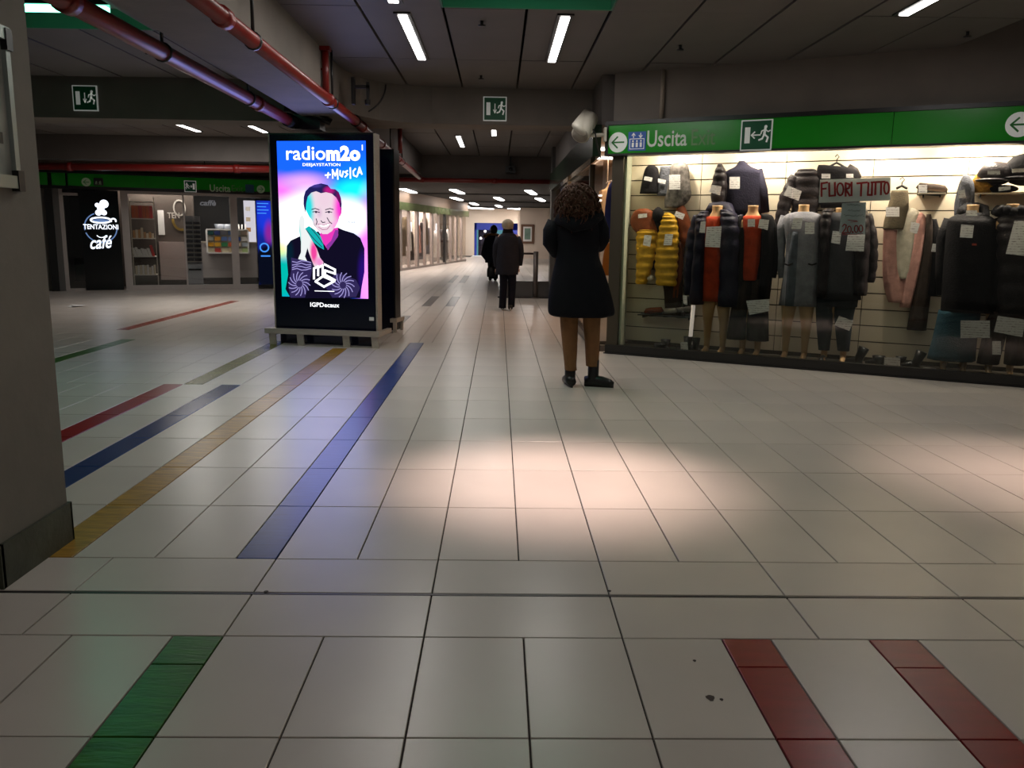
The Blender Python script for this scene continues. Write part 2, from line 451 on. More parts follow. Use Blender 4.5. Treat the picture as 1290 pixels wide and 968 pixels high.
for x0, x1 in zip(SX, SX[1:]):
    left = x1 < -2.15
    ys = SY if not left else [-1.0, .95, 3.85, 5.75, 7.62, 9.9]
    for y0, y1 in zip(ys, ys[1:]):
        if covered(x0, x1, y0, y1) or (not left and x1 < -1.5): continue
        if all(inshop(x, y) for x in (x0, x1) for y in (y0, y1)): continue
        panel(x0, x1, y0, y1)
    if x0 > 1.0: continue
    ys = [10.75, 12.75, 14.8, 15.9] if x1 < -1.6 else [10.75, 12.75, 14.8, 16.9, 18.9]
    for y0, y1 in zip(ys, ys[1:]): panel(x0, x1, y0, y1)
# recess linings
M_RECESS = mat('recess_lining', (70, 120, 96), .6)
r = MB()
for x0, x1, y0, y1 in ((-.44, .83, 4.78, 6.70), (-4.26, -2.99, 5.75, 7.62)):
    r.box(x0-.02, x0, y0, y1, CZ, 3.32); r.box(x1, x1+.02, y0, y1, CZ, 3.32)
    r.box(x0, x1, y1-.02, y1, CZ, 3.32); r.box(x0, x1, y0, y0+.02, CZ, 3.32)
build('recess_lining', r, M_RECESS, ceiling)
# beams
def trim(n, mb, mt): return struct('trim_%d' % n, mb, mt)
b = MB(); b.box(-12.5, 1.16, 10.2, 10.72, 2.56, 3.32); trim(1, b, M_CONC)
# curved longitudinal beam that flares into the cross beam
pts = [(-2.22, -2.9), (-1.67, -2.9), (-1.67, 8.9), (-1.64, 9.3), (-1.55, 9.65), (-1.38, 9.92), (-1.12, 10.1), (-.8, 10.2), (-2.22, 10.2)]
b = MB(); b.flat(pts, 2.561, 3.32); trim(2, b, M_CONC)
b = MB(); b.box(-12.5, -2.9, 15.9, 16.3, 2.54, 3.32); trim(3, b, M_CONC2)
b = MB(); b.box(-2.9, 1.3, 18.9, 19.4, 2.49, 3.32); trim(4, b, M_CONC2)
b = MB(); b.box(-2.22, -1.72, 10.72, 18.9, 2.56, 3.32); trim(5, b, M_CONC2)
# low dark ceiling of the corridor beyond
b = MB(); b.box(-6, 7.5, 19.4, 54, 2.66, 2.76); trim(6, b, mat('corridor_ceiling', (40, 37, 36), .85, noise=.2, scale=2))
b = MB()
for k in range(4): b.box(-5, 7, 23.0+7*k, 23.1+7*k, 2.63, 2.66)
trim(7, b, M_VOID)
# ---------------------------------------------------------------- walls
b = MB(SHOP); b.box(-.02, 6.2, 0, .12, 2.46, 3.32); struct('wall_right', b, M_CONC)
w_side = MB(); w_side.box(1.09, 1.24, 9.25, 17.0, 2.46, 3.32); struct('wall_side', w_side, M_CONC2)
b = MB(CAFE); b.box(-2.2, 4.93, .05, .2, 2.38, 3.32); struct('wall_cafe', b, mat('cafe_header', (92, 80, 72), .8, noise=.1))
b = MB(CAFE); b.box(-2.2, .14, .05, .2, 0, 2.38); struct('wall_left', b, mat('grey_wall', (120, 116, 110), .7, noise=.1))
# pillar near the camera
b = MB(); b.box(-2.75, -1.795, 2.884, 3.36, 0, 3.32); pil = struct('wall_pillar', b, mat('pillar_plaster', (118, 112, 103), .75, noise=.14, scale=3, bump=.12, bscale=12))
M_BASE = mat('baseboard_dark', (70, 72, 58), .55, noise=.35, scale=7, bump=.2)
b = MB(); b.box(-2.78, -1.782, 2.868, 2.884, 0, .165); b.box(-1.795, -1.782, 2.862, 3.373, 0, .165); b.box(-2.78, -1.782, 3.361, 3.373, 0, .165); struct('baseboard_pillar', b, M_BASE)
# far dark pillar at the end of the shop side
b = MB(); b.box(1.03, 1.26, 16.7, 17.1, 0, 3.32); struct('wall_far_pillar', b, mat('pillar_grey', (74, 72, 70), .5, noise=.1))
# far end
b = MB(); b.box(1.9, 9, 49.6, 49.8, 0, 2.66); b.box(-3.5, 9, 49.6, 49.8, 2.42, 2.66); struct('wall_back', b, mat('far_cream', (222, 206, 190), .6))
b = MB(); b.box(5.6, 5.8, 19.5, 49.6, 0, 2.66); struct('wall_corridor', b, mat('far_cream2', (214, 204, 196), .6))
b = MB(LWALL); b.box(LW0, 20.4, 1.3, 1.4, 0, 2.7); struct('wall_shops', b, mat('shop_cream', (186, 176, 168), .7, noise=.1))

# ---------------------------------------------------------------- ceiling lights
def strip(x, y0, y1, label, z=CZ, group='white strip lights in the ceiling', w=.036, mt=None, cross=False):
    t = thing('ceiling_light', label, 'light', (x, (y0+y1)/2, z-.012), group)
    h = MB(); g = MB()
    if not cross:
        h.box(x-w-.03, x+w+.03, y0-.05, y1+.05, z-.012, z+.03); g.box(x-w, x+w, y0, y1, z-.020, z-.0125)
    else:
        h.box(x-(y1-y0)/2-.05, x+(y1-y0)/2+.05, (y0+y1)/2-w-.02, (y0+y1)/2+w+.02, z-.012, z+.03); g.box(x-(y1-y0)/2, x+(y1-y0)/2, (y0+y1)/2-w, (y0+y1)/2+w, z-.022, z-.0125)
    build('housing', h, M_BLK, t); build('diffuser', g, mt or M_LED, t)
    return t
LN = ['white strip light over the hall, beside the red pipe, closer to the exit beam', 'white strip light over the middle of the hall before the small green exit sign',
      'white strip light cut by the top edge, in line with the one beside the pipe', 'white strip light in the ceiling above the shop window',
      'white strip light over the cafe floor, leftmost of the pair by the exit sign', 'white strip light over the cafe floor, next to the advertising screen top',
      'small strip light beyond the exit beam, lower of the two', 'small strip light beyond the exit beam, upper one under the exit sign']
for (x, y0, y1), l in zip(LIGHTS, LN): strip(x, y0, y1, l)
t = thing('ceiling_light', 'glowing green strip light beside the grey pillar top', 'light', (-3.55, 6.9, CZ-.02))
h = MB(); h.box(-4.15, -3.0, 6.84, 6.96, CZ+.01, CZ+.06); g = MB(); g.box(-4.1, -3.05, 6.86, 6.94, CZ-.03, CZ+.009); build('housing', h, M_BLK, t); build('diffuser', g, M_GLED, t)
t = thing('ceiling_light', 'green strip light inside the ceiling recess at the top edge', 'light', (.19, 5.9, CZ+.2))
h = MB(); h.box(-.4, .79, 5.85, 5.95, CZ+.2, CZ+.26); g = MB(); g.box(-.38, .77, 5.87, 5.93, CZ+.17, CZ+.199); build('housing', h, M_BLK, t); build('diffuser', g, M_GLED, t)
FARL = [(507, 237, 522, 242), (516, 247, 532, 252), (570, 238, 582, 243), (570, 248, 582, 252), (583, 258, 592, 261), (594, 255, 604, 259), (625, 248, 635, 253), (626, 258, 634, 262),
        (665, 239, 673, 244), (677, 249, 685, 253), (655, 262, 661, 265), (574, 262, 584, 264.5), (598, 267, 612, 269), (640, 268, 655, 270), (662, 268.5, 680, 270.5), (610, 271, 622, 273), (645, 273, 668, 275)]
WL = ['leftmost strip light of the corridor, beside the dark screen edge', 'second strip light from the dark screen, slightly lower', 'strip light nearest the beam, left of the middle', 'strip light just below the one left of the middle', 'small strip light above the shopfront end', 'small strip light above the fur-hooded person, higher one', 'strip light above the man in the pale hat, upper', 'strip light above the man in the pale hat, lower', 'strip light near the side of the dark pillar, upper', 'strip light closest to the dark pillar, lower', 'tiny strip light above the framed poster',
      'far bright strip over the end of the shopfronts', 'far bright strip above the blue entrance', 'wide far strip above the cream wall', 'wide far strip closest to the dark pillar', 'farthest strip above the blue entrance', 'farthest strip above the framed poster']
for k, (a, b_, c, d) in enumerate(FARL):
    P0 = gnd(a, b_, 2.655); P1 = gnd(c, d, 2.655)
    if P1.y > 48: P0, P1 = P0*.0+Vector((P0.x, min(P0.y, 46), 2.655)), Vector((P1.x, min(P1.y, 47.5), 2.655))
    dv = (P1-P0); L = dv.length; 
    if L < .3: dv = Vector((.4, .5, 0)); L = .7
    fr = Frame(P0.x, P0.y, dv.x, dv.y); w = .10 if k < 11 else .16
    g = MB(fr); g.box(0, min(L, 2.6), -w, w, 2.612, 2.64); h = MB(fr); h.box(-.05, min(L, 2.6)+.05, -w-.04, w+.04, 2.64, 2.66)
    if k < 11: area('corridor_lamp', fr.w(min(L, 2.6)/2, 0, 2.605), min(L, 2.6), .18, 9+k*1.2, (1.0, .90, .83), rot=(0, 0, math.atan2(dv.y, dv.x)))
    t = thing('ceiling_light', WL[k], 'light', (P0.x, P0.y, 2.66), 'strip lights in the far corridor ceiling')
    build('housing', h, M_BLK, t); build('diffuser', g, M_LED, t)
area('corridor_lamp', (2.5, 45, 2.6), 3, .3, 150, (1.0, .92, .84))

# sprinklers
for px, py in ((607, 26), (606, 95), (857, 57), (1219, 40), (187, 63)):
    P = gnd(px, py, CZ)
    mb = MB(); mb.tube([(P.x, P.y, CZ), (P.x, P.y, CZ-.035)], .014, 8); mb.tube([(P.x, P.y, CZ-.035), (P.x, P.y, CZ-.042)], .032, 10)
    build('ceiling_sprinkler', mb, M_BLK, label={607: 'small dark sprinkler between the two strip lights near the top edge', 606: 'small sprinkler just before the exit beam', 857: 'small sprinkler close to the wall above the shop sign',
          1219: 'small black sprinkler in the ceiling corner above the shop', 187: 'small sprinkler near the cafe exit sign beam'}[px], cat='sprinkler')

# ---------------------------------------------------------------- red pipes
def pipe(name_label, pts, r, coll, hang=()):
    p0 = pts[0]
    t = thing('fire_pipe', name_label, 'pipe', tuple(p0))
    mb = MB(); mb.tube(pts, r, 14); build('pipe_run', mb, M_RED, t)
    d = (Vector(pts[-1])-Vector(pts[0])); L = d.length; d.normalize()
    def alongp(c):
        for p_, q_ in zip(pts, pts[1:]):
            p_, q_ = Vector(p_), Vector(q_); l_ = (q_-p_).length
            if c <= l_ or q_ == Vector(pts[-1]): return p_+(q_-p_)*(c/l_)
            c -= l_
    for c in coll:
        q = alongp(c)
        mb = MB(); mb.tube([q-d*.05, q+d*.05], r*1.22, 14); build('coupling', mb, M_RED, t)
    for c, zt in hang:
        q = alongp(c)
        mb = MB(); mb.tube([(q.x, q.y, q.z+r), (q.x, q.y, zt)], .012, 6); mb.tube([(q.x, q.y-.015, q.z), (q.x, q.y+.015, q.z)], r*1.18, 12); build('hanger', mb, M_BLK, t)
pipe('red fire pipe with violet sheen running to the black clamp above the screen', [(-2.34, 1.5, 2.50), (-2.34, 9.7, 2.50)], .058, (3.3, 6.9), ((4.6, 3.0), (6.6, 3.0)))
pipe('long red fire pipe running above the advertising screen into the corridor', [(-1.60, 1.5, 2.50), (-1.60, 9.5, 2.50), (-1.72, 18.4, 2.46)], .05, (3.6, 6.6, 8.6, 10.4, 12.6), ((4.2, 3.0), (6.8, 3.0), (8.1, 2.9), (11.5, 2.9), (13.2, 2.9)))
pipe('red pipe crossing above the green cafe sign band', [(-11, 16.05, 2.40), (-2.9, 16.05, 2.42)], .065, (3, 6.1), ((2.0, 2.54), (5.5, 2.54)))
pipe('thin dark red pipe crossing at the start of the corridor', [(-2.9, 18.8, 2.43), (1.15, 18.8, 2.43)], .05, (1.2, 2.8), ((.6, 2.49), (3.4, 2.49)))
mb = MB(); mb.tube([(-1.63, 8.15, 2.99), (-1.63, 8.15, 2.56)], .032, 8); mb.box(-1.68, -1.58, 8.1, 8.2, 2.94, 2.975); mb.tube([(-1.72, 8.15, 2.78), (-1.6, 8.15, 2.78)], .012, 6)
build('pipe_drop', mb, M_RED, label='short vertical red pipe dropping from the ceiling beside the beam', cat='pipe')
mb = MB(); mb.tube([(-1.62, 14.0, 2.97), (-1.62, 14.0, 2.56)], .035, 8); mb.box(-1.68, -1.56, 13.95, 14.05, 2.94, 2.975)
build('pipe_drop', mb, M_RED, label='short vertical dark red pipe beyond the exit beam', cat='pipe')
mb = MB(); mb.tube([(-2.34, 9.55, 2.5), (-2.34, 9.9, 2.5), (-2.2, 10.1, 2.5)], .075, 10); mb.tube([(-2.4, 9.7, 2.63), (-2.1, 9.7, 2.60), (-1.9, 9.75, 2.5)], .04, 8); mb.box(-2.3, -2.02, 9.72, 10.0, 2.42, 2.6)
build('pipe_clamp', mb, M_BLK, label='black clamp and valve at the end of the violet-lit pipe', cat='valve')
mb = MB(); P = gnd(470, 100, CZ)
pts = []
for i in range(15):
    a = i/14*PI*.62
    pts.append((-1.31-.42*(1-math.cos(a))*.9+.02, 9.82-.1*i/14, 2.93-.36*math.sin(a*.95)))
mb.tube(pts, .010, 6); build('hanging_cable', mb, M_BLK, label='black cable looping from the ceiling corner down to the red pipe', cat='cable')
mb = MB(); mb.box(-1.5, -1.34, 8.9, 8.96, 2.74, 2.77); mb.box(-1.52, -1.49, 8.88, 8.98, 2.58, 2.84); mb.box(-1.37, -1.34, 8.9, 8.95, 2.60, 2.8); mb.tube([(-1.36, 8.93, 2.63), (-1.36, 8.93, 2.58)], .03, 8)
build('pipe_bracket', mb, M_BLK, label='black metal bracket beside the long red pipe', cat='bracket')

# ---------------------------------------------------------------- exit signs
M_EXG = mat('exit_green', (6, 84, 52), .4, emit=.02)
def man_fig(mb, u, z, s, v0, v1, flip=1):
    f = flip*s
    mb.slab(circle((u+.02*f/.1*.1, z+.42*s), .085*s, 10), v0, v1)
    S_ = lambda pts, w: stroke(mb, [(u+a*f, z+b*s) for a, b in pts], w*s, v0, v1)
    S_([(0, .32), (-.04, .02)], .13); S_([(-.02, .02), (.16, -.14), (.10, -.36)], .09); S_([(-.04, .02), (-.14, -.2), (-.30, -.26)], .09)
    S_([(0, .28), (.16, .16), (.26, .22)], .06); S_([(0, .28), (-.18, .2), (-.22, .06)], .06)
def exit_sign(fr, uc, zc, w, h, v, label, arrow='down', flip=1):
    t = thing('exit_sign', label, 'sign', fr.w(uc, v, zc-h/2))
    b = MB(fr); b.box(uc-w/2, uc+w/2, v-.018, v, zc-h/2, zc+h/2); build('frame', b, M_SIGNW, t)
    b = MB(fr); b.box(uc-w/2+.012, uc+w/2-.012, v-.021, v-.0182, zc-h/2+.012, zc+h/2-.012); build('panel', b, M_EXG, t)
    b = MB(fr); v0, v1 = v-.024, v-.0212
    dx = -flip
    b.box(uc+dx*w*.28-w*.085, uc+dx*w*.28+w*.085, v0, v1, zc-h*.26, zc+h*.26)
    if arrow == 'down':
        stroke(b, [(uc, zc+h*.2), (uc, zc-h*.16)], w*.035, v0, v1); stroke(b, [(uc-w*.06, zc-h*.04), (uc, zc-h*.17), (uc+w*.06, zc-h*.04)], w*.035, v0, v1)
    else:
        stroke(b, [(uc-w*.13, zc), (uc+w*.13, zc)], w*.04, v0, v1); stroke(b, [(uc+dx*w*.05, zc+h*.1), (uc+dx*w*.15, zc), (uc+dx*w*.05, zc-h*.1)], w*.04, v0, v1)
    man_fig(b, uc-dx*w*.28, zc, h*.62, v0, v1, -dx)
    build('pictogram', b, M_SIGNW, t)
CB = Frame(0, 10.2, 1, 0)
u, z = CB.at(623.5, 137.5); exit_sign(CB, u, z, .275, .275, 0, 'green emergency exit sign with down arrow on the beam in the middle of the hall')
u, z = CB.at(108, 124); exit_sign(CB, u, z, .285, .285, 0, 'green emergency exit sign on the beam beside the grey pillar')
for (px, py, lab) in ((509, 205, 'small black box hanging from the second beam by the red pipe'), (643, 214, 'small black box hanging from the second beam above the walking man')):
    fr = Frame(0, 18.8, 1, 0); u, z = fr.at(px, py)
    b = MB(fr); b.box(u-.11, u+.11, -.16, .1, z-.07, z+.07); b.tube([(u, .0, z+.07), (u, .0, z+.28)], .015, 6); b.tube([(u, -.19, z), (u, -.16, z)], .04, 10)
    build('ceiling_speaker', b, M_BLK, label=lab, cat='speaker')

# ================================================================ the shop window on the right
BW = .60
M_SLAT = mat('slat_cream', (222, 206, 184), .45, noise=.05, scale=2)
M_SLOT = mat('slat_slot', (70, 60, 48), .7)
wsh = MB(SHOP); wsh.box(-.02, 6.2, BW+.012, BW+.10, .0, 3.32); wshop = struct('wall_display', wsh, M_SLOT)
seams = [-.02, .80, 1.69, 2.535, 3.375, 4.22, 5.06, 5.9]
zl = [2.46, 2.241]+[2.076-.166*k for k in range(13)]
for ua, ub in zip(seams, seams[1:]):
    for za, zb in zip(zl, zl[1:]):
        b = MB(SHOP); b.box(ua+.004, ub-.004, BW-.006, BW+.012, max(.02, zb)+.006, za-.006); build('slat_board', b, M_SLAT, wshop)
b = MB(SHOP); b.flat([(.115, .04), (.135, .04), (-.004, BW), (-.03, BW)], .0, 2.46); build('side_board', b, mat('side_board', (196, 200, 176), .5), wshop)
b = MB(SHOP); b.box(-.02, 6.2, .05, BW+.012, 0, .045); struct('floor_display', b, mat('display_floor', (96, 88, 78), .5))
b = MB(SHOP); b.box(-.02, 6.2, .03, BW+.012, 2.46, 2.5); struct('ceiling_display', b, M_SLAT)
# frame + glass
win = MB(SHOP); win.box(-.02, 6.2, -.03, .05, .0, .10)
win1 = struct('window_1', win, mat('black_plinth', (34, 32, 30), .35))
b = MB(SHOP); b.box(-.01, .115, -.02, .06, .10, 2.13); build('corner_post', b, M_BRONZE, win1)
b = MB(SHOP); b.box(-.03, 6.2, -.045, -.03, .0, .012); build('plinth_edge', b, M_BLK, win1)
for ua, ub in ((.115, 1.86), (1.866, 4.0), (4.006, 6.2)):
    b = MB(SHOP); b.box(ua, ub, .0, .008, .10, 2.14); build('glass_pane', b, M_GLASS, win1)
# side of the shop along the corridor
sd = MB(); sd.box(1.08, 1.16, 9.3, 16.9, 0, .10); win2 = struct('window_2', sd, M_BLK)
for y in (10.3, 13.6):
    b = MB(); b.box(1.09, 1.15, y-.035, y+.035, .1, 2.13); build('side_post', b, M_BRONZE, win2)
b = MB(); b.box(1.115, 1.123, 9.25, 16.9, .1, 2.13); build('glass_pane', b, glass_mat('side_glass', (240, 232, 224), .3), win2)
b = MB(); b.box(1.9, 2.0, 10.2, 17, 0, 2.5); struct('wall_shop_inside', b, M_SLAT)
b = MB(); b.box(1.1, 2.0, 9.9, 17, 2.45, 2.5); struct('ceiling_shop_inside', b, mat('shop_ceiling', (190, 160, 130), .4))
b = MB(); b.box(1.17, 2.0, 9.9, 17, 0, .04); struct('floor_shop_inside', b, mat('display_floor', (96, 88, 78), .5))
b = MB(); b.box(1.0, 1.09, 9.22, 16.9, 2.13, 2.46)
t = build('sign_band', b, mat('side_band', (44, 62, 48), .15, noise=.3, scale=3), label='dark greenish sign band along the corridor side of the shop', cat='sign band')
for k, y in enumerate((10.6, 11.6, 12.9)):
    b = MB(); b.box(1.35, 1.75, y-.05, y+.05, 2.425, 2.448); build('inner_lamp', b, M_LED, label=['glowing lamp inside the side window next to the corner post', 'second glowing lamp inside the side window', 'third glowing lamp inside the side window, just above the curly hair'][k], cat='light')
area('inner_lamp_light', (1.5, 12.0, 2.40), .6, 3.5, 45, (1.0, .72, .52))
# clothes seen in the side window
M_COBALT = mat('cobalt_cloth', (40, 50, 120), .8); M_ORN = mat('amber_cloth', (200, 120, 40), .8)
b = MB(); b.loft([(1.98, 1.42, 1.5, 10.45, .05), (1.85, 1.33, 1.6, 10.45, .08), (1.4, 1.3, 1.62, 10.45, .09), (1.25, 1.32, 1.6, 10.45, .08)], fold=.06)
build('hanging_blouse', b, M_COBALT, label='cobalt blue blouse hanging in the side window by the corner post', cat='clothing')
b = MB(); b.loft([(1.2, 1.33, 1.6, 10.45, .08), (1.0, 1.3, 1.62, 10.45, .09), (.8, 1.3, 1.6, 10.45, .08)], fold=.06)
build('hanging_skirt', b, M_ORN, label='amber garment hanging below the blue blouse in the side window', cat='clothing')
b = MB(); b.loft([(1.975, 1.44, 1.48, 11.2, .03), (1.9, 1.40, 1.52, 11.2, .05), (1.8, 1.3, 1.62, 11.2, .08), (1.2, 1.28, 1.66, 11.2, .09)], fold=.06)
build('hanging_jumper', b, mat('sand_cloth', (190, 160, 120), .8), label='sand coloured jumper in the side window behind the curly hair', cat='clothing')

t = thing('hanging_rail', 'thin chrome rail under the side window ceiling', 'rail', (1.46, 10.9, 1.98))
b = MB(); b.tube([(1.46, 10.2, 1.99), (1.46, 11.6, 1.99)], .012, 8); build('rail_tube', b, M_STEEL, t)
for y in (10.3, 11.5): b = MB(); b.tube([(1.46, y, 1.99), (1.46, y, 2.46)], .008, 6); build('drop_rod', b, M_STEEL, t)
# sign band above the shop window
t = thing('sign_band', 'long glossy green sign band reading Uscita Exit above the shop window', 'sign band', SHOP.w(3, -.06, 2.13))
b = MB(SHOP)
for ua, ub in ((-.03, 2.715), (2.72, 4.6), (4.605, 6.2)):
    b = MB(SHOP); b.box(ua, ub, -.11, -.0, 2.145, 2.435); build('green_panel', b, M_GREEN, t)
b = MB(SHOP); b.box(-.03, 6.2, -.0, .03, 2.13, 2.475); build('backing', b, M_BLK, t)
b = MB(SHOP); b.box(-.05, 6.2, -.125, .0, 2.435, 2.475); build('top_edge', b, M_BLK, t)
b = MB(SHOP); b.box(-.05, 6.2, -.125, .05, 2.125, 2.145); build('lower_edge', b, M_BLK, t)
b = MB(SHOP); b.box(-.065, -.03, -.12, .02, 2.125, 2.475); build('end_cap', b, M_BLK, t)
def band_sign(fr, t, v, x0=None, items=()):
    pass
V0, V1 = -.1135, -.1102
u, z = SHOP.at(778.5, 179.5, -.11)
b = MB(SHOP); b.slab(circle((u, z), .103, 28), V0, V1); build('arrow_disc', b, M_SIGNW, t)
b = MB(SHOP); stroke(b, [(u-.06, z), (u+.065, z)], .016, V0-.002, V0-.0003); stroke(b, [(u-.005, z+.055), (u-.062, z), (u-.005, z-.055)], .016, V0-.002, V0-.0003); build('arrow', b, mat('arrow_green', (24, 120, 40), .4), t)
M_SBL = mat('sign_blue', (26, 84, 176), .4)
u, z = SHOP.at(802.5, 178, -.11)
def lift_icon(fr, t, u, z, s, v):
    b = MB(fr); b.box(u-s, u+s, v-.003, v-.0004, z-s, z+s); build('lift_pictogram', b, M_SBL, t)
    b = MB(fr); q0, q1 = v-.005, v-.0032
    stroke(b, [(u-s*.8, z+s*.25), (u-s*.8, z-s*.8), (u+s*.8, z-s*.8), (u+s*.8, z+s*.25), (u-s*.8, z+s*.25)], s*.07, q0, q1)
    for du in (-.4, .4):
        sg = 1 if du < 0 else -1
        stroke(b, [(u+du*s, z+s*(.6+.22*sg)), (u+du*s, z+s*(.6-.22*sg))], s*.09, q0, q1); stroke(b, [(u+(du-.18)*s, z+s*(.6)), (u+du*s, z+s*(.6+.25*sg)), (u+(du+.18)*s, z+s*.6)], s*.08, q0, q1)
    for du in (-.45, 0, .45):
        b.slab(circle((u+du*s, z+s*.02), s*.1, 8), q0, q1); b.box(u+(du-.12)*s, u+(du+.12)*s, q0, q1, z-s*.62, z-s*.14)
    build('lift_lines', b, M_SIGNW, t)
lift_icon(SHOP, t, u, z, .096, -.11)
M_TXT = mat('sign_text', (205, 214, 200), .5, emit=.08); M_TXD = mat('sign_text_faint', (120, 158, 104), .5)
ua, za = SHOP.at(815, 185.5, -.11); ub, zb = SHOP.at(866, 167.5, -.11)
b = MB(SHOP); add_text(b, 'Uscita', ua, ub, za, za+.165, V0, bold=.012); build('lettering', b, M_TXT, t)
ua, _ = SHOP.at(871, 178, -.11); ub, _ = SHOP.at(901, 178, -.11)
b = MB(SHOP); add_text(b, 'Exit', ua, ub, za+.0, za+.155, V0, bold=.0); build('lettering_faint', b, M_TXD, t)
u, z = SHOP.at(953, 170.5, -.115); exit_sign(SHOP, u, z, .30, .29, -.1105, 'green exit sign with double arrow mounted on the green band above the shop', arrow='side', flip=1)
u, z = SHOP.at(1284, 157, -.11)
b = MB(SHOP); b.slab(circle((u, z), .105, 28), V0, V1); build('arrow_disc', b, M_SIGNW, t)
b = MB(SHOP); stroke(b, [(u-.06, z), (u+.065, z)], .016, V0-.002, V0-.0003); stroke(b, [(u-.005, z+.055), (u-.062, z), (u-.005, z-.055)], .016, V0-.002, V0-.0003); build('arrow', b, mat('arrow_green', (24, 120, 40), .4), t)
# conduit on the wall above
u, z = SHOP.at(834.5, 120, -.02)
b = MB(SHOP); b.tube([(u, -.022, 2.475), (u, -.022, 2.97)], .024, 10); build('wall_conduit', b, mat('conduit_beige', (150, 138, 124), .6), label='beige vertical conduit on the wall above the Uscita sign', cat='conduit')

# security camera on the corner
t = thing('security_camera', 'white security camera on a bracket at the corner of the shop', 'camera', (1.1, 9.1, 2.3))
CF2 = Frame(0, 9.05, 1, 0)
M_CAM = mat('camera_white', (205, 198, 184), .45)
def c2(px, py, v=0): u, z = CF2.at(px, py, v); return (u, v, z)
b = MB(CF2); a = c2(744, 149, .10); e = c2(731, 170, -.12)
b.tube([a, tuple(Vector(a).lerp(Vector(e), .5)), e], [.085, .092, .098], 16); build('housing', b, M_CAM, t)
b = MB(CF2); d_ = (Vector(e)-Vector(a)).normalized(); b.tube([tuple(Vector(e)), tuple(Vector(e)+d_*.006)], .085, 16); build('lens_window', b, mat('lens_cover', (150, 142, 130), .3), t)
b = MB(CF2); up = Vector((0, 0, .10)); b.tube([tuple(Vector(a)+Vector((0, .06, .04))), tuple(Vector(e)+Vector((-.02, -.05, .05)))], .09, 12, .5); build('sun_shield', b, M_CAM, t)
b = MB(CF2); q = c2(762, 170, .0); b.tube([c2(738, 171, 0), q], .02, 8); b.box(q[0]-.012, q[0]+.012, -.06, .06, q[2]-.07, q[2]+.07); b.tube([c2(741, 158, 0), c2(738, 171, 0)], .028, 8); build('bracket', b, M_CAM, t)
b = MB(CF2); b.tube([c2(745, 160, -.05), c2(750, 168, -.08), c2(752, 182, -.03), c2(757, 200, 0)], .007, 6); build('cable', b, M_BLK, t)

# ---------------------------------------------------------------- garments
def cloth(name, rgb, noise=.25, scale=14, bump=.35, rough=.85, stretch=None): return mat(name, rgb, rough, noise=noise, scale=scale, bump=bump, bscale=scale*5, spec=.2, stretch=stretch)
M_NAVY = cloth('navy_down', (38, 35, 52), rough=.45); M_NAVYK = cloth('navy_knit', (34, 31, 46)); M_RUST = cloth('rust_cloth', (168, 58, 30))
M_BLACK = cloth('black_cloth', (26, 23, 26)); M_MUST = cloth('mustard_down', (206, 156, 40), rough=.4); M_GREY = cloth('grey_wool', (136, 134, 142)); M_GREYD = cloth('grey_wool_dark', (92, 96, 106))
M_CHAR = cloth('charcoal_down', (46, 40, 42), rough=.35); M_BROWN = cloth('brown_leather', (130, 66, 36), rough=.45); M_TAUPE = cloth('taupe_wool', (104, 92, 74)); M_PINK = cloth('pink_wool', (214, 158, 148))
M_OFFW = cloth('offwhite_knit', (226, 214, 196)); M_DBR = cloth('dark_brown_wool', (66, 54, 48)); M_TEAL = cloth('teal_cloth', (36, 72, 86)); M_SCARF = cloth('grey_fuzzy', (98, 98, 106), bump=.8)
M_PLAID = cloth('plaid_wool', (120, 112, 108), noise=.75, scale=22); M_CAP = cloth('mustard_fur', (176, 128, 52), bump=.9); M_SKIN = mat('mannequin_skin', (206, 164, 118), .45); M_STRIPE = cloth('striped_black', (54, 44, 42), noise=.5, scale=9, stretch=(6, 6, .2))
M_SHOE = mat('shoe_black', (22, 20, 20), .35)
# price tags: print as fine illegible lines
def tag_mat():
    M = mat('tag_paper', (228, 222, 220), .7); nt = M.node_tree; b = nt.nodes['Principled BSDF']
    tc = nt.nodes.new('ShaderNodeTexCoord'); w = nt.nodes.new('ShaderNodeTexWave'); w.bands_direction = 'Z'; w.inputs['Scale'].default_value = 14; w.inputs['Distortion'].default_value = 1.5; w.inputs['Detail Scale'].default_value = 6
    n = nt.nodes.new('ShaderNodeTexNoise'); n.inputs['Scale'].default_value = 40
    mm = nt.nodes.new('ShaderNodeMath'); mm.operation = 'MULTIPLY'; r = nt.nodes.new('ShaderNodeValToRGB')
    r.color_ramp.elements[0].position = .36; r.color_ramp.elements[0].color = lin((246, 240, 240)); r.color_ramp.elements[1].position = .62; r.color_ramp.elements[1].color = lin((160, 148, 148))
    nt.links.new(tc.outputs['Object'], w.inputs['Vector']); nt.links.new(tc.outputs['Object'], n.inputs['Vector'])
    nt.links.new(w.outputs['Fac'], mm.inputs[0]); nt.links.new(n.outputs['Fac'], mm.inputs[1]); nt.links.new(mm.outputs[0], r.inputs[0]); nt.links.new(r.outputs[0], b.inputs['Base Color'])
    return M
M_TAG = tag_mat()
def ptag(parent, px, v, name='price_tag', label=None, cat=None, fr=SHOP):
    """px: four corner pixels clockwise from top left"""
    pts = [fr.at(x, y, v) for x, y in px]
    b = MB(fr); b.slab(pts, v-.0015, v+.0015)
    return build(name, b, M_TAG, parent, label=label, cat=cat)
def rt(x0, y0, x1, y1, dx=0, dy=0): return [(x0, y0), (x1, y0+dy), (x1+dx, y1+dy), (x0+dx, y1)]
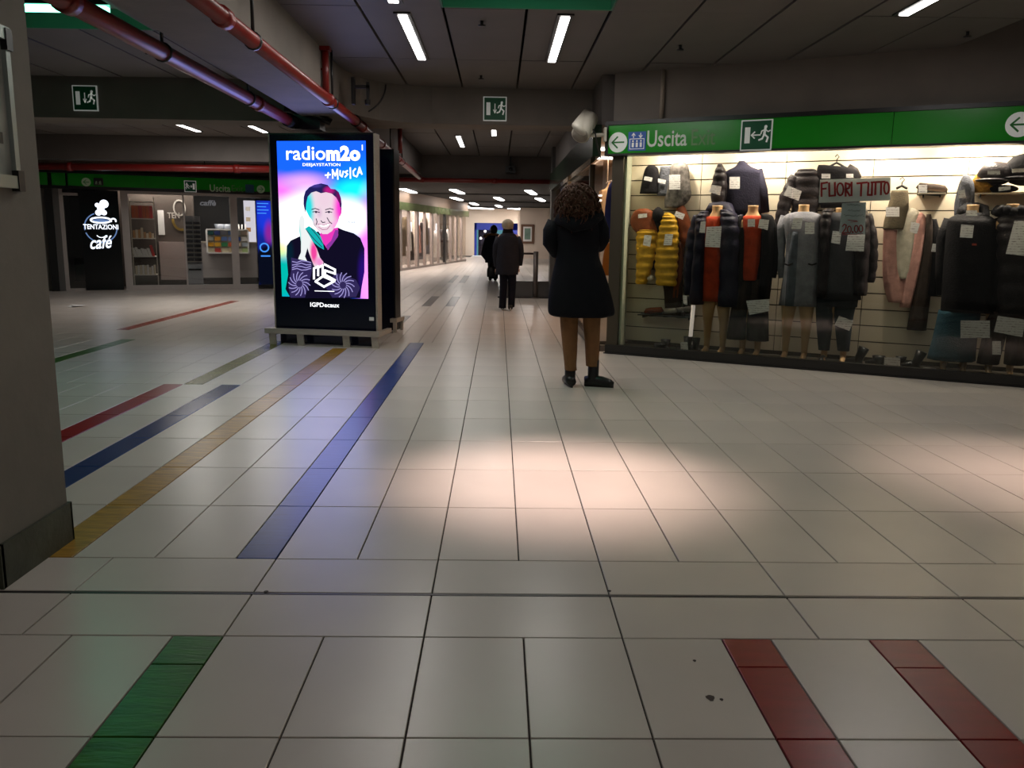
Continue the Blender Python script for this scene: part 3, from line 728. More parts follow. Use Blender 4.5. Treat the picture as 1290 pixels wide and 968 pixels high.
def rows(v, ry, R, fr=SHOP):
    out = []
    for r in R:
        y, xl, xr = r[:3]; t_ = r[3] if len(r) > 3 else ry; vv = r[4] if len(r) > 4 else v
        ul, z = fr.at(xl, y, vv); ur, z2 = fr.at(xr, y, vv); out.append(((z+z2)/2, ul, ur, vv, t_))
    return out
def pt(px, py, v, fr=SHOP): u, z = fr.at(px, py, v); return (u, v, z)
def g(name, m, v, ry, R, parent=None, label=None, cat='clothing', fr=SHOP, **k):
    b = MB(fr); b.loft(rows(v, ry, R, fr), **k)
    return build(name, b, m, parent, label=label, cat=cat if parent is None else None)
def sleeve(name, m, P_, rad, parent=None, fr=SHOP, puff=0, flat=.8):
    b = MB(fr); b.tube([pt(x, y, v, fr) for x, y, v in P_], rad, 12, flat, puff); return build(name, b, m, parent)
def hanger(parent, px, py, v, wpx=13):
    b = MB(SHOP); c = pt(px, py, v); L = pt(px-wpx, py+wpx*.55, v); R_ = pt(px+wpx, py+wpx*.55, v)
    b.tube([L, c, R_], .012, 6); q = Vector(c)
    b.tube([tuple(q), (q.x, q.y, q.z+.03), (q.x+.02, q.y, q.z+.055), (q.x, q.y+.0, q.z+.08), (q.x-.02, q.y+.02, q.z+.06)], .005, 6)
    return build('hanger', b, M_BLK, parent)

def mannequin(label, pxc, py_neck, py_foot, v, lx, rx, wrap=0):
    """body standing in the window: neck, torso, two legs with feet"""
    u0, zt = SHOP.at(pxc, py_neck, v); z0 = .047
    t = thing('mannequin', label, 'mannequin', SHOP.w(u0, v, z0))
    b = MB(SHOP)
    hN = zt
    b.loft([(hN, u0-.052, u0+.052, v, .05), (hN-.07, u0-.055, u0+.055, v, .052), (hN-.13, u0-.10, u0+.10, v, .07), (hN-.2, u0-.15, u0+.15, v, .09), (hN-.42, u0-.13, u0+.13, v, .10), (hN-.6, u0-.11, u0+.11, v, .085), (hN-.8, u0-.135, u0+.135, v, .10), (hN-.9, u0-.12, u0+.12, v, .09)], n=20)
    build('torso', b, M_SKIN, t)
    if wrap: b = MB(SHOP); b.loft([(hN-.2, u0-.15, u0+.15, v+.02, .105), (hN-.3, u0-.165, u0+.165, v+.02, .125), (hN-.6, u0-.155, u0+.155, v+.02, .12), (hN-wrap, u0-.16, u0+.16, v+.02, .125)], n=20, fold=.02); build('under_layer', b, M_BLACK, t)
    for ax in (lx, rx):
        ua, _ = SHOP.at(ax, py_foot, v)
        b = MB(SHOP); uh = u0+(ua-u0)*.9
        b.tube([(uh, v, hN-.82), (uh, v, hN-1.0), (ua, v, (hN-1.0)*.66), (ua, v+.01, z0+.36), (ua, v+.02, z0+.12), (ua, v+.015, z0+.05)], [.085, .08, .052, .050, .032, .030], 14)
        b.tube([(ua, v+.04, z0+.035), (ua, v-.02, z0+.045), (ua, v-.10, z0+.025), (ua, v-.14, z0+.018)], [.03, .036, .034, .016], 12, .75)
        build('leg', b, M_SKIN, t)
    return t
MV = .30
# 1 long navy down coat over rust dress
t = mannequin('mannequin in a long navy down coat over a rust dress', 904, 259, 447, MV, 889, 909)
g('rust_dress', M_RUST, MV, .135, [(273, 890, 912, .09), (282, 888, 912), (330, 886, 914), (379, 884, 914)], t, fold=.03)
b = MB(SHOP); b.loft(rows(MV-.01, .155, [(266, 884, 892, .07), (273, 878, 893, .12), (290, 877, 893), (330, 874, 891), (383, 869, 889)]), puff=7, amp=.10); build('coat_front', b, M_NAVY, t)
b = MB(SHOP); b.loft(rows(MV-.01, .155, [(264, 908, 918, .07), (271, 908, 929, .12), (290, 908, 935), (330, 907, 934), (386, 904, 934)]), puff=7, amp=.10); build('coat_front', b, M_NAVY, t)
b = MB(SHOP); b.loft(rows(MV+.10, .07, [(268, 882, 922), (290, 876, 934), (384, 870, 933)])); build('coat_back', b, M_NAVY, t)
b = MB(SHOP); b.tube([pt(892, 268, MV+.06), pt(896, 262, MV+.1), pt(908, 260, MV+.12), pt(917, 262, MV+.1), pt(921, 272, MV+.02), pt(917, 282, MV-.08)], [.04, .055, .06, .06, .055, .02], 10); build('hood', b, M_NAVY, t)
sleeve('sleeve', M_NAVY, [(880, 272, MV), (873, 300, MV), (869, 335, MV-.03), (868, 372, MV-.04)], [.06, .075, .07, .055], t, puff=6)
sleeve('sleeve', M_NAVY, [(929, 272, MV), (936, 300, MV), (938, 335, MV-.03), (935, 372, MV-.04)], [.06, .075, .07, .055], t, puff=6)
ptag(t, [(890, 286), (909, 285), (907, 312), (888, 311)], MV-.18); ptag(t, [(883, 279), (889, 279), (888, 294), (881, 293)], MV-.19)
# 2 rust top, black cardigan, wide trousers
t = mannequin('mannequin in a rust top with an open black cardigan and wide striped trousers', 949, 259, 448, MV, 934, 953, .92)
g('top', M_RUST, MV, .125, [(272, 938, 960, .08), (278, 936, 963), (310, 936, 962), (345, 935, 958), (353, 936, 957)], t, fold=.02)
g('cardigan_front', M_BLACK, MV-.02, .13, [(270, 959, 968, .09), (278, 960, 975), (320, 960, 975), (377, 956, 969)], t, fold=.05)
g('cardigan_front', M_BLACK, MV+.02, .12, [(272, 932, 938, .08), (285, 929, 937), (330, 928, 936), (350, 927, 935)], t)
sleeve('sleeve', M_BLACK, [(966, 274, MV), (974, 290, MV), (977, 320, MV), (972, 350, MV-.03)], [.05, .06, .055, .045], t)
g('trouser_leg', M_STRIPE, MV, .11, [(352, 933, 951, .10), (375, 925, 948), (400, 920, 942), (427, 916, 939)], t, fold=.05, nf=9)
g('trouser_leg', M_STRIPE, MV, .11, [(352, 943, 964, .10), (375, 944, 966), (400, 942, 968), (429, 941, 968)], t, fold=.05, nf=9)
ptag(t, rt(942, 276, 951, 286), MV-.15); ptag(t, [(957, 276), (969, 277), (967, 290), (955, 287)], MV-.17); ptag(t, [(940, 379), (969, 377), (969, 392), (944, 397)], MV-.16, name='price_card')
# 3 grey dress
t = mannequin('mannequin in a two-tone grey wool dress with long sleeves', 1013, 258, 453, MV, 988, 1012)
g('dress', M_GREY, MV, .14, [(267, 1003, 1023, .07), (271, 990, 1034, .10), (280, 987, 1036), (310, 990, 1034), (345, 987, 1034), (385, 982, 1031)], t, fold=.05, nf=8)
g('front_panel', M_GREYD, MV-.02, .13, [(292, 998, 1012), (330, 992, 1011), (385, 988, 1008)], t, fold=.03)
b = MB(SHOP)
for xa in (988, 1018): b = MB(SHOP); b.tube([pt(xa, 332.5, MV-.15), pt(xa+5, 334, MV-.155), pt(xa+11, 332, MV-.15)], .008, 6); build('pocket_edge', b, M_BLACK, t)

sleeve('sleeve', M_GREY, [(989, 272, MV), (984, 290, MV), (983, 320, MV), (985, 350, MV-.03)], [.045, .055, .045, .035], t)
sleeve('sleeve', M_GREY, [(1034, 272, MV), (1039, 290, MV), (1040, 320, MV), (1037, 350, MV-.03)], [.045, .055, .045, .035], t)
ptag(t, [(1000, 275), (1011, 275), (1009, 289), (997, 288)], MV-.17); ptag(t, rt(1014, 280, 1026, 295), MV-.17)
# 4 dark jacket and leggings
t = mannequin('mannequin in a black quilted jacket and leggings behind the sale sign', 1060, 262, 457, MV, 1037, 1061)
g('tunic', mat('slate_cloth', (56, 54, 60), .8, noise=.2, bump=.2), MV, .12, [(268, 1046, 1074, .07), (280, 1038, 1082), (320, 1038, 1082), (377, 1032, 1084, .14)], t, fold=.04)
b = MB(SHOP); b.loft(rows(MV-.01, .14, [(263, 1040, 1050, .07), (272, 1034, 1050), (310, 1032, 1048), (374, 1029, 1046)]), puff=8, amp=.1); build('jacket_front', b, M_CHAR, t)
b = MB(SHOP); b.loft(rows(MV-.01, .14, [(263, 1078, 1090, .07), (272, 1078, 1095), (310, 1077, 1097), (372, 1073, 1092)]), puff=8, amp=.1); build('jacket_front', b, M_CHAR, t)
sleeve('sleeve', M_CHAR, [(1092, 270, MV), (1097, 300, MV), (1098, 330, MV), (1095, 356, MV)], [.05, .065, .06, .05], t, puff=6); sleeve('sleeve', M_CHAR, [(1038, 270, MV), (1031, 300, MV), (1030, 330, MV), (1030, 366, MV)], [.05, .065, .06, .05], t, puff=6)
M_LEG = cloth('legging', (44, 48, 54)); g('legging_hips', M_LEG, MV, .125, [(350, 1034, 1082, .12), (370, 1032, 1082), (386, 1034, 1080, .11)], t)
g('legging', M_LEG, MV, .075, [(362, 1028, 1056, .1), (400, 1028, 1050, .09), (441, 1031, 1045, .06)], t); g('legging', M_LEG, MV, .075, [(362, 1052, 1084, .1), (400, 1051, 1075, .09), (442, 1055, 1070, .06)], t)
ptag(t, [(1049, 291), (1060, 292), (1058, 308), (1047, 306)], MV-.16); ptag(t, [(1068, 296), (1090, 295), (1088, 317), (1065, 316)], MV-.2); ptag(t, [(1057, 398), (1075, 405), (1070, 417), (1051, 410)], MV-.15, name='price_card')
ua = pt(1037, 457, MV)[0]; b = MB(SHOP); b.tube([(ua, MV+.04, .075), (ua, MV-.04, .08), (ua-.01, MV-.12, .07), (ua-.02, MV-.17, .06)], [.04, .045, .04, .02], 10, .7); build('ballet_shoe', b, M_SHOE, t)
# 5 black hooded coat, teal skirt
t = mannequin('mannequin in a black high-collared coat over a flared teal skirt', 1226, 258, 463, MV, 1188, 1213)
g('coat', M_BLACK, MV, .16, [(268, 1212, 1238, .08), (275, 1196, 1252, .12), (285, 1192, 1256), (330, 1188, 1256), (370, 1186, 1254), (393, 1184, 1252)], t, fold=.03)
b = MB(SHOP); b.tube([pt(1214, 272, MV-.05), pt(1212, 266, MV), pt(1217, 262, MV+.05), pt(1230, 261, MV+.07), pt(1240, 264, MV+.03), pt(1241, 272, MV-.04), pt(1228, 278, MV-.1)], [.04, .045, .045, .045, .045, .045, .03], 10); build('collar', b, M_BLACK, t)
sleeve('sleeve', M_BLACK, [(1197, 276, MV), (1189, 300, MV), (1187, 340, MV), (1187, 372, MV)], [.055, .065, .06, .05], t); sleeve('sleeve', M_BLACK, [(1251, 276, MV), (1258, 300, MV), (1259, 340, MV), (1257, 372, MV)], [.055, .065, .06, .05], t)
g('skirt', M_TEAL, MV, .15, [(392, 1182, 1236, .14), (420, 1176, 1232), (453, 1168, 1228, .18)], t, fold=.05, nf=11)
ptag(t, rt(1217, 265, 1231, 272), MV-.17); ptag(t, [(1211, 283), (1227, 284), (1225, 300), (1209, 299)], MV-.19); ptag(t, rt(1210, 404, 1247, 426), MV-.24, name='price_card')
b = MB(SHOP); b.slab([pt(1225, 307, 0)[::2], pt(1231, 307, 0)[::2], pt(1231, 309.5, 0)[::2], pt(1225, 309.5, 0)[::2]], MV-.175, MV-.172); build('chest_patch', b, mat('patch_red', (190, 70, 50), .6), t)
# 6 black down coat and pleated trousers
t = mannequin('mannequin in a black down coat with a fluffy collar at the photo edge', 1276, 257, 465, MV, 1245, 1272, 1.0)
b = MB(SHOP); b.loft(rows(MV, .16, [(268, 1262, 1292, .09), (276, 1256, 1304, .13), (300, 1252, 1308), (350, 1252, 1306), (398, 1250, 1304)]), puff=9, amp=.08); build('coat', b, M_CHAR, t)
b = MB(SHOP)
for k in range(16):
    a = k/16*2*PI; c_ = pt(1276, 266, MV); b.ell((c_[0]+.13*math.cos(a), c_[1]+.11*math.sin(a), c_[2]+.012*math.sin(5*a)), (.045, .045, .04), 8, 6, .2)
build('fluffy_collar', b, M_BLACK, t)
sleeve('sleeve', M_CHAR, [(1257, 278, MV), (1249, 310, MV), (1248, 345, MV), (1250, 375, MV)], [.055, .065, .06, .05], t, puff=7); sleeve('sleeve', M_CHAR, [(1303, 278, MV), (1310, 310, MV), (1311, 345, MV), (1308, 375, MV)], [.055, .065, .06, .05], t, puff=7)
g('trouser_leg', M_STRIPE, MV, .12, [(392, 1246, 1276), (420, 1238, 1268), (458, 1230, 1258)], t, fold=.06, nf=9); g('trouser_leg', M_STRIPE, MV, .12, [(392, 1272, 1302), (420, 1268, 1294), (459, 1264, 1290)], t, fold=.06, nf=9)
ptag(t, [(1278, 278), (1302, 279), (1298, 323), (1267, 320)], MV-.2, name='price_card'); ptag(t, [(1257, 398), (1292, 403), (1288, 425), (1252, 418)], MV-.19, name='price_card'); ptag(t, rt(1250, 430, 1261, 447), MV-.19)

HV = .50
# hanging clothes along the slat wall
def th(name, label, px, py, cat='clothing', v=HV):
    u, z = SHOP.at(px, py, v); return thing(name, label, cat, SHOP.w(u, v, z))
t = th('beanie', 'black beanie hanging top corner of the display', 818, 245, 'hat')
g('beanie_body', M_BLACK, HV, .05, [(208, 818, 823, .02), (213, 813, 829), (228, 809, 830), (244, 806, 829)], t); ptag(t, [(812, 222), (822, 224), (821, 229), (811, 227)], HV-.07)
t = th('scarf', 'grey folded scarf hanging between the black beanie and the plaid shawl', 838, 247, 'scarf')
g('scarf_body', M_SCARF, HV+.02, .04, [(210, 832, 846), (228, 830, 846), (247, 828, 846)], t, fold=.08); ptag(t, [(829, 225), (839, 227), (838, 232), (829, 230)], HV-.04)
t = th('shawl', 'grey and black plaid fringed shawl with a large white tag', 855, 262, 'scarf')
g('shawl_body', M_PLAID, HV, .07, [(205, 850, 862, .03), (210, 845, 867), (228, 843, 869), (248, 838, 870), (262, 838, 858)], t, fold=.10, nf=6)
ptag(t, rt(843, 220, 857, 239), HV-.1)
t = th('brown_bonnet', 'round rust-brown hat with a small tag hanging beside the mustard vest', 808, 293, 'hat')
g('hat_body', M_BROWN, HV-.04, .07, [(263, 806, 816, .03), (267, 799, 822), (279, 794, 826), (289, 798, 830), (297, 806, 828)], t); ptag(t, rt(804, 270, 815, 275, -0, -1), HV-.13)
t = th('padded_vest', 'mustard quilted vest with two tags hanging open', 830, 361)
M2 = HV-.06
b = MB(SHOP); b.loft(rows(M2, .07, [(288, 806, 824, .04), (296, 802, 829), (330, 802, 824), (358, 801, 814)]), puff=9, amp=.16); build('vest_front', b, M_MUST, t)
b = MB(SHOP); b.loft(rows(M2, .07, [(268, 838, 844, .03), (276, 834, 852), (300, 828, 855), (330, 825, 854), (360, 827, 852)]), puff=12, amp=.16); build('vest_front', b, M_MUST, t)
b = MB(SHOP); b.loft(rows(M2+.03, .04, [(275, 822, 842), (300, 812, 850), (340, 812, 848)])); build('vest_lining', b, M_BLACK, t)
b = MB(SHOP); c_ = pt(829, 271, M2-.02); b.ell(c_, (.065, .06, .085), 12, 8, .08); build('vest_collar', b, M_BLACK, t)
ptag(t, [(812, 296), (821, 297), (819, 311), (810, 309)], M2-.1); ptag(t, [(838, 295), (848, 295), (846, 309), (836, 309)], M2-.1)
t = th('suede_bag', 'rust suede bag hanging from a strap behind the mustard vest', 862, 311, 'bag')
g('bag_body', M_BROWN, HV, .06, [(257, 855, 861, .02), (268, 852, 866), (290, 856, 874), (303, 858, 880, .07), (312, 862, 870, .03)], t, fold=.08); g('bag_tail', M_BROWN, HV+.02, .04, [(306, 852, 862), (340, 850, 860), (375, 846, 856)], t, fold=.1)
ptag(t, [(852, 266), (863, 270), (860, 277), (849, 272)], HV-.08)
t = th('dark_boot_cover', 'dark brown garment hanging below the mustard vest', 835, 392)
g('garment_body', M_DBR, HV+.03, .05, [(345, 828, 860), (362, 836, 860), (384, 838, 858), (396, 838, 860)], t, fold=.08)
b = MB(SHOP); c_ = pt(820, 350, HV); b.ell((c_[0], HV-.04, c_[2]), (.05, .05, .032), 12, 8); build('white_shoe', b, M_OFFW, label='small white slipper under the open mustard vest', cat='shoe')
# shoe shelf
def shelf(px0, px1, py, label, m=M_BLK, d=.22):
    u0, z = SHOP.at(px0, py, BW-d); u1, _ = SHOP.at(px1, py, BW-d)
    t = thing('wall_shelf', label, 'shelf', SHOP.w((u0+u1)/2, BW-d/2, z)); b = MB(SHOP); b.box(u0, u1, BW-d, BW-.008, z-.012, z); build('board', b, m, t)
    b = MB(SHOP)
    for u in (u0+.05, u1-.05): b.box(u-.006, u+.006, BW-d*.8, BW-.008, z-.04, z-.0125)
    build('brackets', b, M_BLK, t); return z, u0, u1
z, u0, u1 = shelf(803, 872, 396, 'dark shoe shelf on the slat wall below the mustard vest')
def shoe(u, v, z, m, label, L=.22, ang=0.0, cat='shoe', heel=0.0, h=.06, name='shoe'):
    t = thing(name, label, cat, SHOP.w(u, v, z)); ca, sa = math.cos(ang), math.sin(ang)
    pts = [(-.5, .028+heel), (-.42, .05+heel), (-.15, .042+heel*.6), (.15, .034), (.38, .026), (.5, .012)]; rr = [.022, .034, .034, .036, .032, .012]
    b = MB(SHOP); b.tube([(u+ca*a*L, v+sa*a*L, z+.008+zz*h/.06) for a, zz in pts], rr, 10, .8); build('upper', b, m, t)
    b = MB(SHOP); b.tube([(u+ca*a*L, v+sa*a*L, z+.009+heel*max(0, -a)) for a in (-.5, -.2, .2, .5)], [.028, .03, .038, .02], 10, .22); build('sole', b, M_SHOE, t)
    return t
shoe(u0+.16, BW-.14, z, M_BROWN, 'brown flat sandal at the end of the shoe shelf', ang=PI*.95); shoe(u0+.32, BW-.12, z, mat('silver_shoe', (170, 160, 150), .3, metal=.5), 'silver strapped shoe beside the brown sandal', ang=PI*.9)
shoe(u0+.48, BW-.13, z, mat('grey_suede', (88, 80, 74), .8), 'grey suede shoe in the middle of the shoe shelf', ang=PI*.95, h=.09)
t = thing('ankle_boot', 'black ankle boot with a white tag standing on the shoe shelf', 'boot', SHOP.w(u1-.1, BW-.12, z)); b = MB(SHOP); b.tube([(u1-.1, BW-.1, z+.03), (u1-.1, BW-.1, z+.12), (u1-.1, BW-.1, z+.22)], [.045, .042, .048], 12); b.tube([(u1-.1, BW-.1, z+.035), (u1-.13, BW-.17, z+.03)], [.04, .03], 10, .7); build('shaft', b, M_SHOE, t); ptag(t, rt(860, 372, 865, 383, 1, 1), BW-.17)
# shoes on the display floor
def boot(px, py, v, label, lean=0, h=.17, m=M_SHOE, w=.05, side=1):
    u, _ = SHOP.at(px, py, v); z = .047
    t = thing('boot', label, 'boot', SHOP.w(u, v, z)); b = MB(SHOP)
    b.tube([(u, v, z+.03), (u+lean*.2, v, z+h*.5), (u+lean*.5, v, z+h)], [w*.9, w*.85, w*1.05], 12); build('shaft', b, m, t)
    b = MB(SHOP); b.tube([(u+side*.04, v, z+.028), (u-side*.04, v-.01, z+.034), (u-side*.12, v-.03, z+.024)], [.028, .036, .022], 10, .8); build('foot', b, m, t)
    b = MB(SHOP); b.box(u+side*.03-.02, u+side*.03+.02, v-.02, v+.02, z, z+.02); build('heel', b, m, t); return t
boot(838, 441, .42, 'small black boot standing alone near the corner post', w=.055, h=.10)
t = boot(866, 443, .34, 'black boot with a white card beside the white reflection streak', h=.16, w=.05); ptag(t, rt(857, 431, 866, 443, 1, 0), .26)
b = MB(SHOP); ua, za = SHOP.at(873, 385, .34); b.tube([(ua-.02, .36, .07), (ua, .36, za)], .022, 10); build('reflection_streak', b, mat('reflection_streak', (235, 215, 205), .4, emit=.5), label='thin upright white streak of light reflected in the glass behind the black boot', cat='reflection')  # glowing tube added to stand in for a light reflection in the window glass
boot(876, 446, .36, 'black boot standing right of the white reflection streak', h=.15, w=.045)
boot(1080, 459, .34, 'tall black boot leaning beside the leggings mannequin', lean=.1, h=.17)
boot(1106, 461, .34, 'low black boot between the tall boot and the white card', h=.10, w=.06); boot(1134, 463, .40, 'low black boot partly behind the white card', h=.10, w=.05)
boot(1152, 464, .34, 'tall black boot next to the teal skirt', lean=.1, h=.17, w=.05)
ptag(None, rt(1114, 450, 1134, 463, 0, 1), .26, name='price_card', label='white price card standing between the black boots', cat='card')
b = MB(SHOP); u, _ = SHOP.at(1172, 462, .2); b.box(u-.06, u+.05, .16, .26, .046, .075); build('white_box', b, M_WH, label='small white box lying on the display floor under the teal skirt', cat='box')

# upper row of hanging clothes
t = th('high_neck_sweater', 'navy high-neck sweater hanging flat above the rust top', 937, 275)
g('sweater_body', M_NAVYK, HV, .07, [(203, 931, 938, .03), (210, 926, 946, .05), (216, 915, 958), (228, 912, 960), (272, 914, 958)], t, fold=.03); sleeve('sleeve', M_NAVYK, [(917, 216, HV), (908, 240, HV), (902, 268, HV)], [.05, .055, .05], t); sleeve('sleeve', M_NAVYK, [(955, 214, HV), (961, 240, HV), (964, 268, HV)], [.045, .05, .045], t)
ptag(t, rt(919, 223, 932, 238), HV-.1)
t = th('hooded_jacket', 'dark puffed jacket with a slanted tag hanging at the edge of the navy sweater', 905, 270)
b = MB(SHOP); b.loft(rows(HV-.05, .07, [(206, 905, 909, .03), (218, 900, 915), (240, 896, 916), (268, 897, 912)]), puff=6, amp=.14); build('jacket_body', b, M_CHAR, t); ptag(t, [(897, 233), (909, 235), (907, 246), (893, 242)], HV-.15)
t = th('quilted_jacket', 'dark brown quilted jacket with a large slanted tag beside the sale sign', 1010, 300)
b = MB(SHOP); b.loft(rows(HV-.02, .07, [(213, 1006, 1026, .04), (222, 1000, 1034), (250, 996, 1034), (275, 996, 1028)]), puff=6, amp=.14); build('jacket_body', b, M_CHAR, t)
sleeve('sleeve', M_CHAR, [(1002, 222, HV-.03), (990, 250, HV-.05), (983, 280, HV-.06), (979, 308, HV-.06)], [.06, .07, .065, .055], t, puff=8)
ptag(t, [(993, 234), (1010, 241), (1006, 253), (987, 246)], HV-.15)
t = th('black_top', 'black top on a dark hanger above the sale sign', 1052, 262)
g('top_body', M_BLACK, HV-.03, .06, [(208, 1031, 1040, .03), (214, 1029, 1078), (230, 1030, 1082), (262, 1034, 1082)], t, fold=.05); hanger(t, 1054, 205, HV-.03, 16); sleeve('sleeve', M_CHAR, [(1068, 211, HV), (1076, 216, HV), (1081, 226, HV)], [.04, .045, .04], t)
ptag(t, rt(1035, 219, 1046, 225), HV-.12); ptag(t, rt(1066, 219, 1075, 224), HV-.12)
t = th('brown_skirt', 'taupe skirt folded on a thin hanger next to the sale sign', 1128, 290)
g('skirt_body', M_TAUPE, HV-.05, .05, [(240, 1123, 1144, .04), (258, 1119, 1145), (278, 1114, 1143), (289, 1112, 1140)], t, fold=.04); hanger(t, 1136, 234, HV-.05, 7); ptag(t, rt(1116, 261, 1133, 273), HV-.12)
t = th('pink_cardigan', 'pink wool cardigan over an off-white jumper hanging on the wall', 1138, 388)
g('cardigan_side', M_PINK, HV, .07, [(286, 1113, 1130), (320, 1112, 1133), (341, 1112, 1136), (362, 1114, 1143), (381, 1119, 1142)], t, fold=.06); g('inner_jumper', M_OFFW, HV-.02, .06, [(262, 1143, 1150, .03), (270, 1137, 1160), (300, 1129, 1158), (333, 1127, 1152), (351, 1131, 1147)], t, fold=.08)
g('cardigan_side', M_PINK, HV-.01, .07, [(268, 1150, 1162, .04), (278, 1150, 1167), (310, 1146, 1166), (348, 1138, 1158), (387, 1133, 1148)], t, fold=.06); ptag(t, [(1148, 279), (1159, 282), (1155, 295), (1146, 292)], HV-.12)
t = th('long_scarf', 'long dark brown scarf and coat hanging beside the pink cardigan', 1160, 415, 'scarf')
g('scarf_body', M_DBR, HV-.02, .05, [(270, 1167, 1173, .03), (290, 1164, 1176), (340, 1156, 1176), (416, 1142, 1166)], t, fold=.08); g('coat_body', M_BLACK, HV, .06, [(276, 1172, 1180, .03), (300, 1172, 1185), (340, 1168, 1186), (372, 1162, 1180)], t, fold=.06); ptag(t, [(1175, 307), (1185, 308), (1184, 318), (1173, 317)], HV-.11)
z, u0, u1 = shelf(1156, 1192, 243, 'small pale shelf holding one dark shoe high on the wall', M_SLAT, .2)
t = shoe((u0+u1)/2+.0, BW-.12, z, M_DBR, 'dark brown shoe with a white tag on the small high shelf', ang=0.0, h=.07, L=.26); ptag(t, rt(1157, 233, 1168, 243), BW-.2)
t = th('grey_scarf', 'fuzzy grey scarf hanging over the edge of the hat shelf', 1214, 272, 'scarf')
g('scarf_body', M_SCARF, HV-.08, .06, [(221, 1213, 1221, .03), (232, 1208, 1227), (255, 1203, 1227), (272, 1202, 1226)], t, fold=.10); ptag(t, [(1207, 240), (1215, 239), (1217, 249), (1208, 250)], HV-.17)
z, u0, u1 = shelf(1228, 1330, 243, 'long pale shelf of hats at the top of the display', M_SLAT, .24)
def hat(px, py, rx, rz, m, label, tagpx=None, v=BW-.13, brim=True):
    t = th('hat', label, px, py, 'hat', v); c_ = pt(px, py, v); b = MB(SHOP); b.ell(c_, (rx, .10, rz), 18, 10, .05); build('crown', b, m, t)
    if brim: b = MB(SHOP); b.ell((c_[0]-rx*.2, c_[1]-.06, c_[2]-rz*.55), (rx*.9, .09, .02), 16, 6); build('brim', b, m, t)
    if tagpx: ptag(t, tagpx, v-.16)
    return t
hat(1239, 231, .10, .115, M_CAP, 'mustard fur hat resting at the end of the hat shelf', brim=False)
hat(1254, 219, .15, .11, M_CHAR, 'dark grey cap with a white tag stacked above the fur hat', rt(1244, 215, 1260, 220, 0, 0), v=BW-.17)
hat(1290, 214, .17, .14, M_BLACK, 'large black hat with a white tag at the photo edge', rt(1275, 213, 1292, 218, 0, -1), v=BW-.16)
hat(1263, 238, .13, .035, M_BLACK, 'flat black cap lying on the hat shelf', [(1258, 236), (1273, 234), (1273, 239), (1258, 241)], v=BW-.14, brim=False)

# sale signs stuck inside the glass
sf = .03
t = th('sale_sign', 'white hand-painted sale sign reading FUORI TUTTO hung behind the glass', 1077, 256, 'sign', sf)
b = MB(SHOP); b.slab([SHOP.at(x, y, sf) for x, y in ((1033, 226.5), (1122, 223.4), (1121.5, 252.5), (1031.5, 255.6))], sf, sf+.006)
M_CARD = mat('card_white', (226, 224, 226), .8); build('board', b, M_CARD, t)
M_PAINT = mat('red_paint_letters', (168, 34, 40), .7)
def q(x, y): return SHOP.at(1030+.155*x, 180+.155*y, sf)
b = MB(SHOP); s0, s1 = sf-.003, sf-.0004
def LT(pts, w=.018): stroke(b, [q(x, y) for x, y in pts], w, s0, s1)
def EL(cx, cy, rx, ry, w=.016): LT([(cx+rx*math.cos(i/14*2*PI), cy+ry*math.sin(i/14*2*PI)) for i in range(15)], w)
for L_ in ([(32, 328), (32, 435)], [(32, 330), (78, 322)], [(32, 376), (68, 372)], [(94, 328), (96, 432), (142, 428), (140, 324)], [(228, 326), (228, 432)], [(228, 328), (262, 338), (255, 368), (228, 378), (262, 430)], [(276, 322), (276, 428)],
           [(322, 330), (402, 322)], [(356, 326), (352, 430)], [(414, 325), (408, 424), (440, 424), (444, 322)], [(436, 322), (498, 318)], [(472, 320), (468, 420)], [(490, 320), (545, 316)], [(517, 318), (514, 420)]): LT(L_)
EL(184, 378, 26, 50); EL(560, 368, 20, 48)
build('lettering', b, M_PAINT, t)
t = th('price_sheet', 'grey price sheet reading 20.00 hanging under the sale sign', 1074, 296, 'sign', sf)
b = MB(SHOP); b.slab([SHOP.at(x, y, sf) for x, y in ((1061, 256), (1091, 254.8), (1089.7, 295.5), (1057, 294))], sf, sf+.004); build('sheet', b, mat('card_grey', (190, 196, 202), .8), t)
b = MB(SHOP)
for (cx, cy) in ((258, 705), (314, 700), (352, 698)): EL(cx, cy, 15, 28, .009)
LT([(202, 680), (216, 662), (232, 668), (230, 692), (200, 735), (242, 730)], .010); LT([(284, 722), (287, 730)], .014); LT([(200, 748), (368, 740)], .005); LT([(246, 628), (320, 634)], .006); LT([(268, 645), (325, 640)], .005)
build('price', b, M_PAINT, t)
b = MB(SHOP); rr_ = random.Random(3)
for cy, xa, xb in ((505, 240, 350), (550, 250, 340), (590, 215, 370)):
    x = xa
    while x < xb: LT([(x, cy+rr_.uniform(-8, 8)), (x+8, cy+rr_.uniform(-8, 8))], .005); x += 11
build('small_writing', b, mat('grey_ink', (120, 124, 130), .8), t)

# ================================================================ advertising screen
a0, a1 = gnd(345, 433), gnd(478, 438)
AD = Frame(a0.x, a0.y, a1.x-a0.x, a1.y-a0.y)
AV = .06                                     # front face of the cabinet
def A(px, py, v=AV): return AD.at(px, py, v)
uL, zT = A(338, 167); uR, zT2 = A(472, 170); zT = (zT+zT2)/2
zB = .04
t = thing('advertising_screen', 'tall black illuminated advertising screen with a smiling man and radio lettering', 'advertising screen', AD.w((uL+uR)/2, .2, 0))
b = MB(AD); b.box(uL+.012, uR-.012, AV, AV+.12, .12, zT-.01); b.box(uL+.05, uR-.05, AV+.02, AV+.11, .0, .12); build('cabinet', b, mat('cabinet_black', (10, 12, 34), .16), t)
for ua, ub in ((uL-.0, uL+.012), (uR-.012, uR+.01)):
    b = MB(AD); b.box(ua, ub, AV-.012, AV+.13, .10, zT); build('side_profile', b, M_STEEL, t)
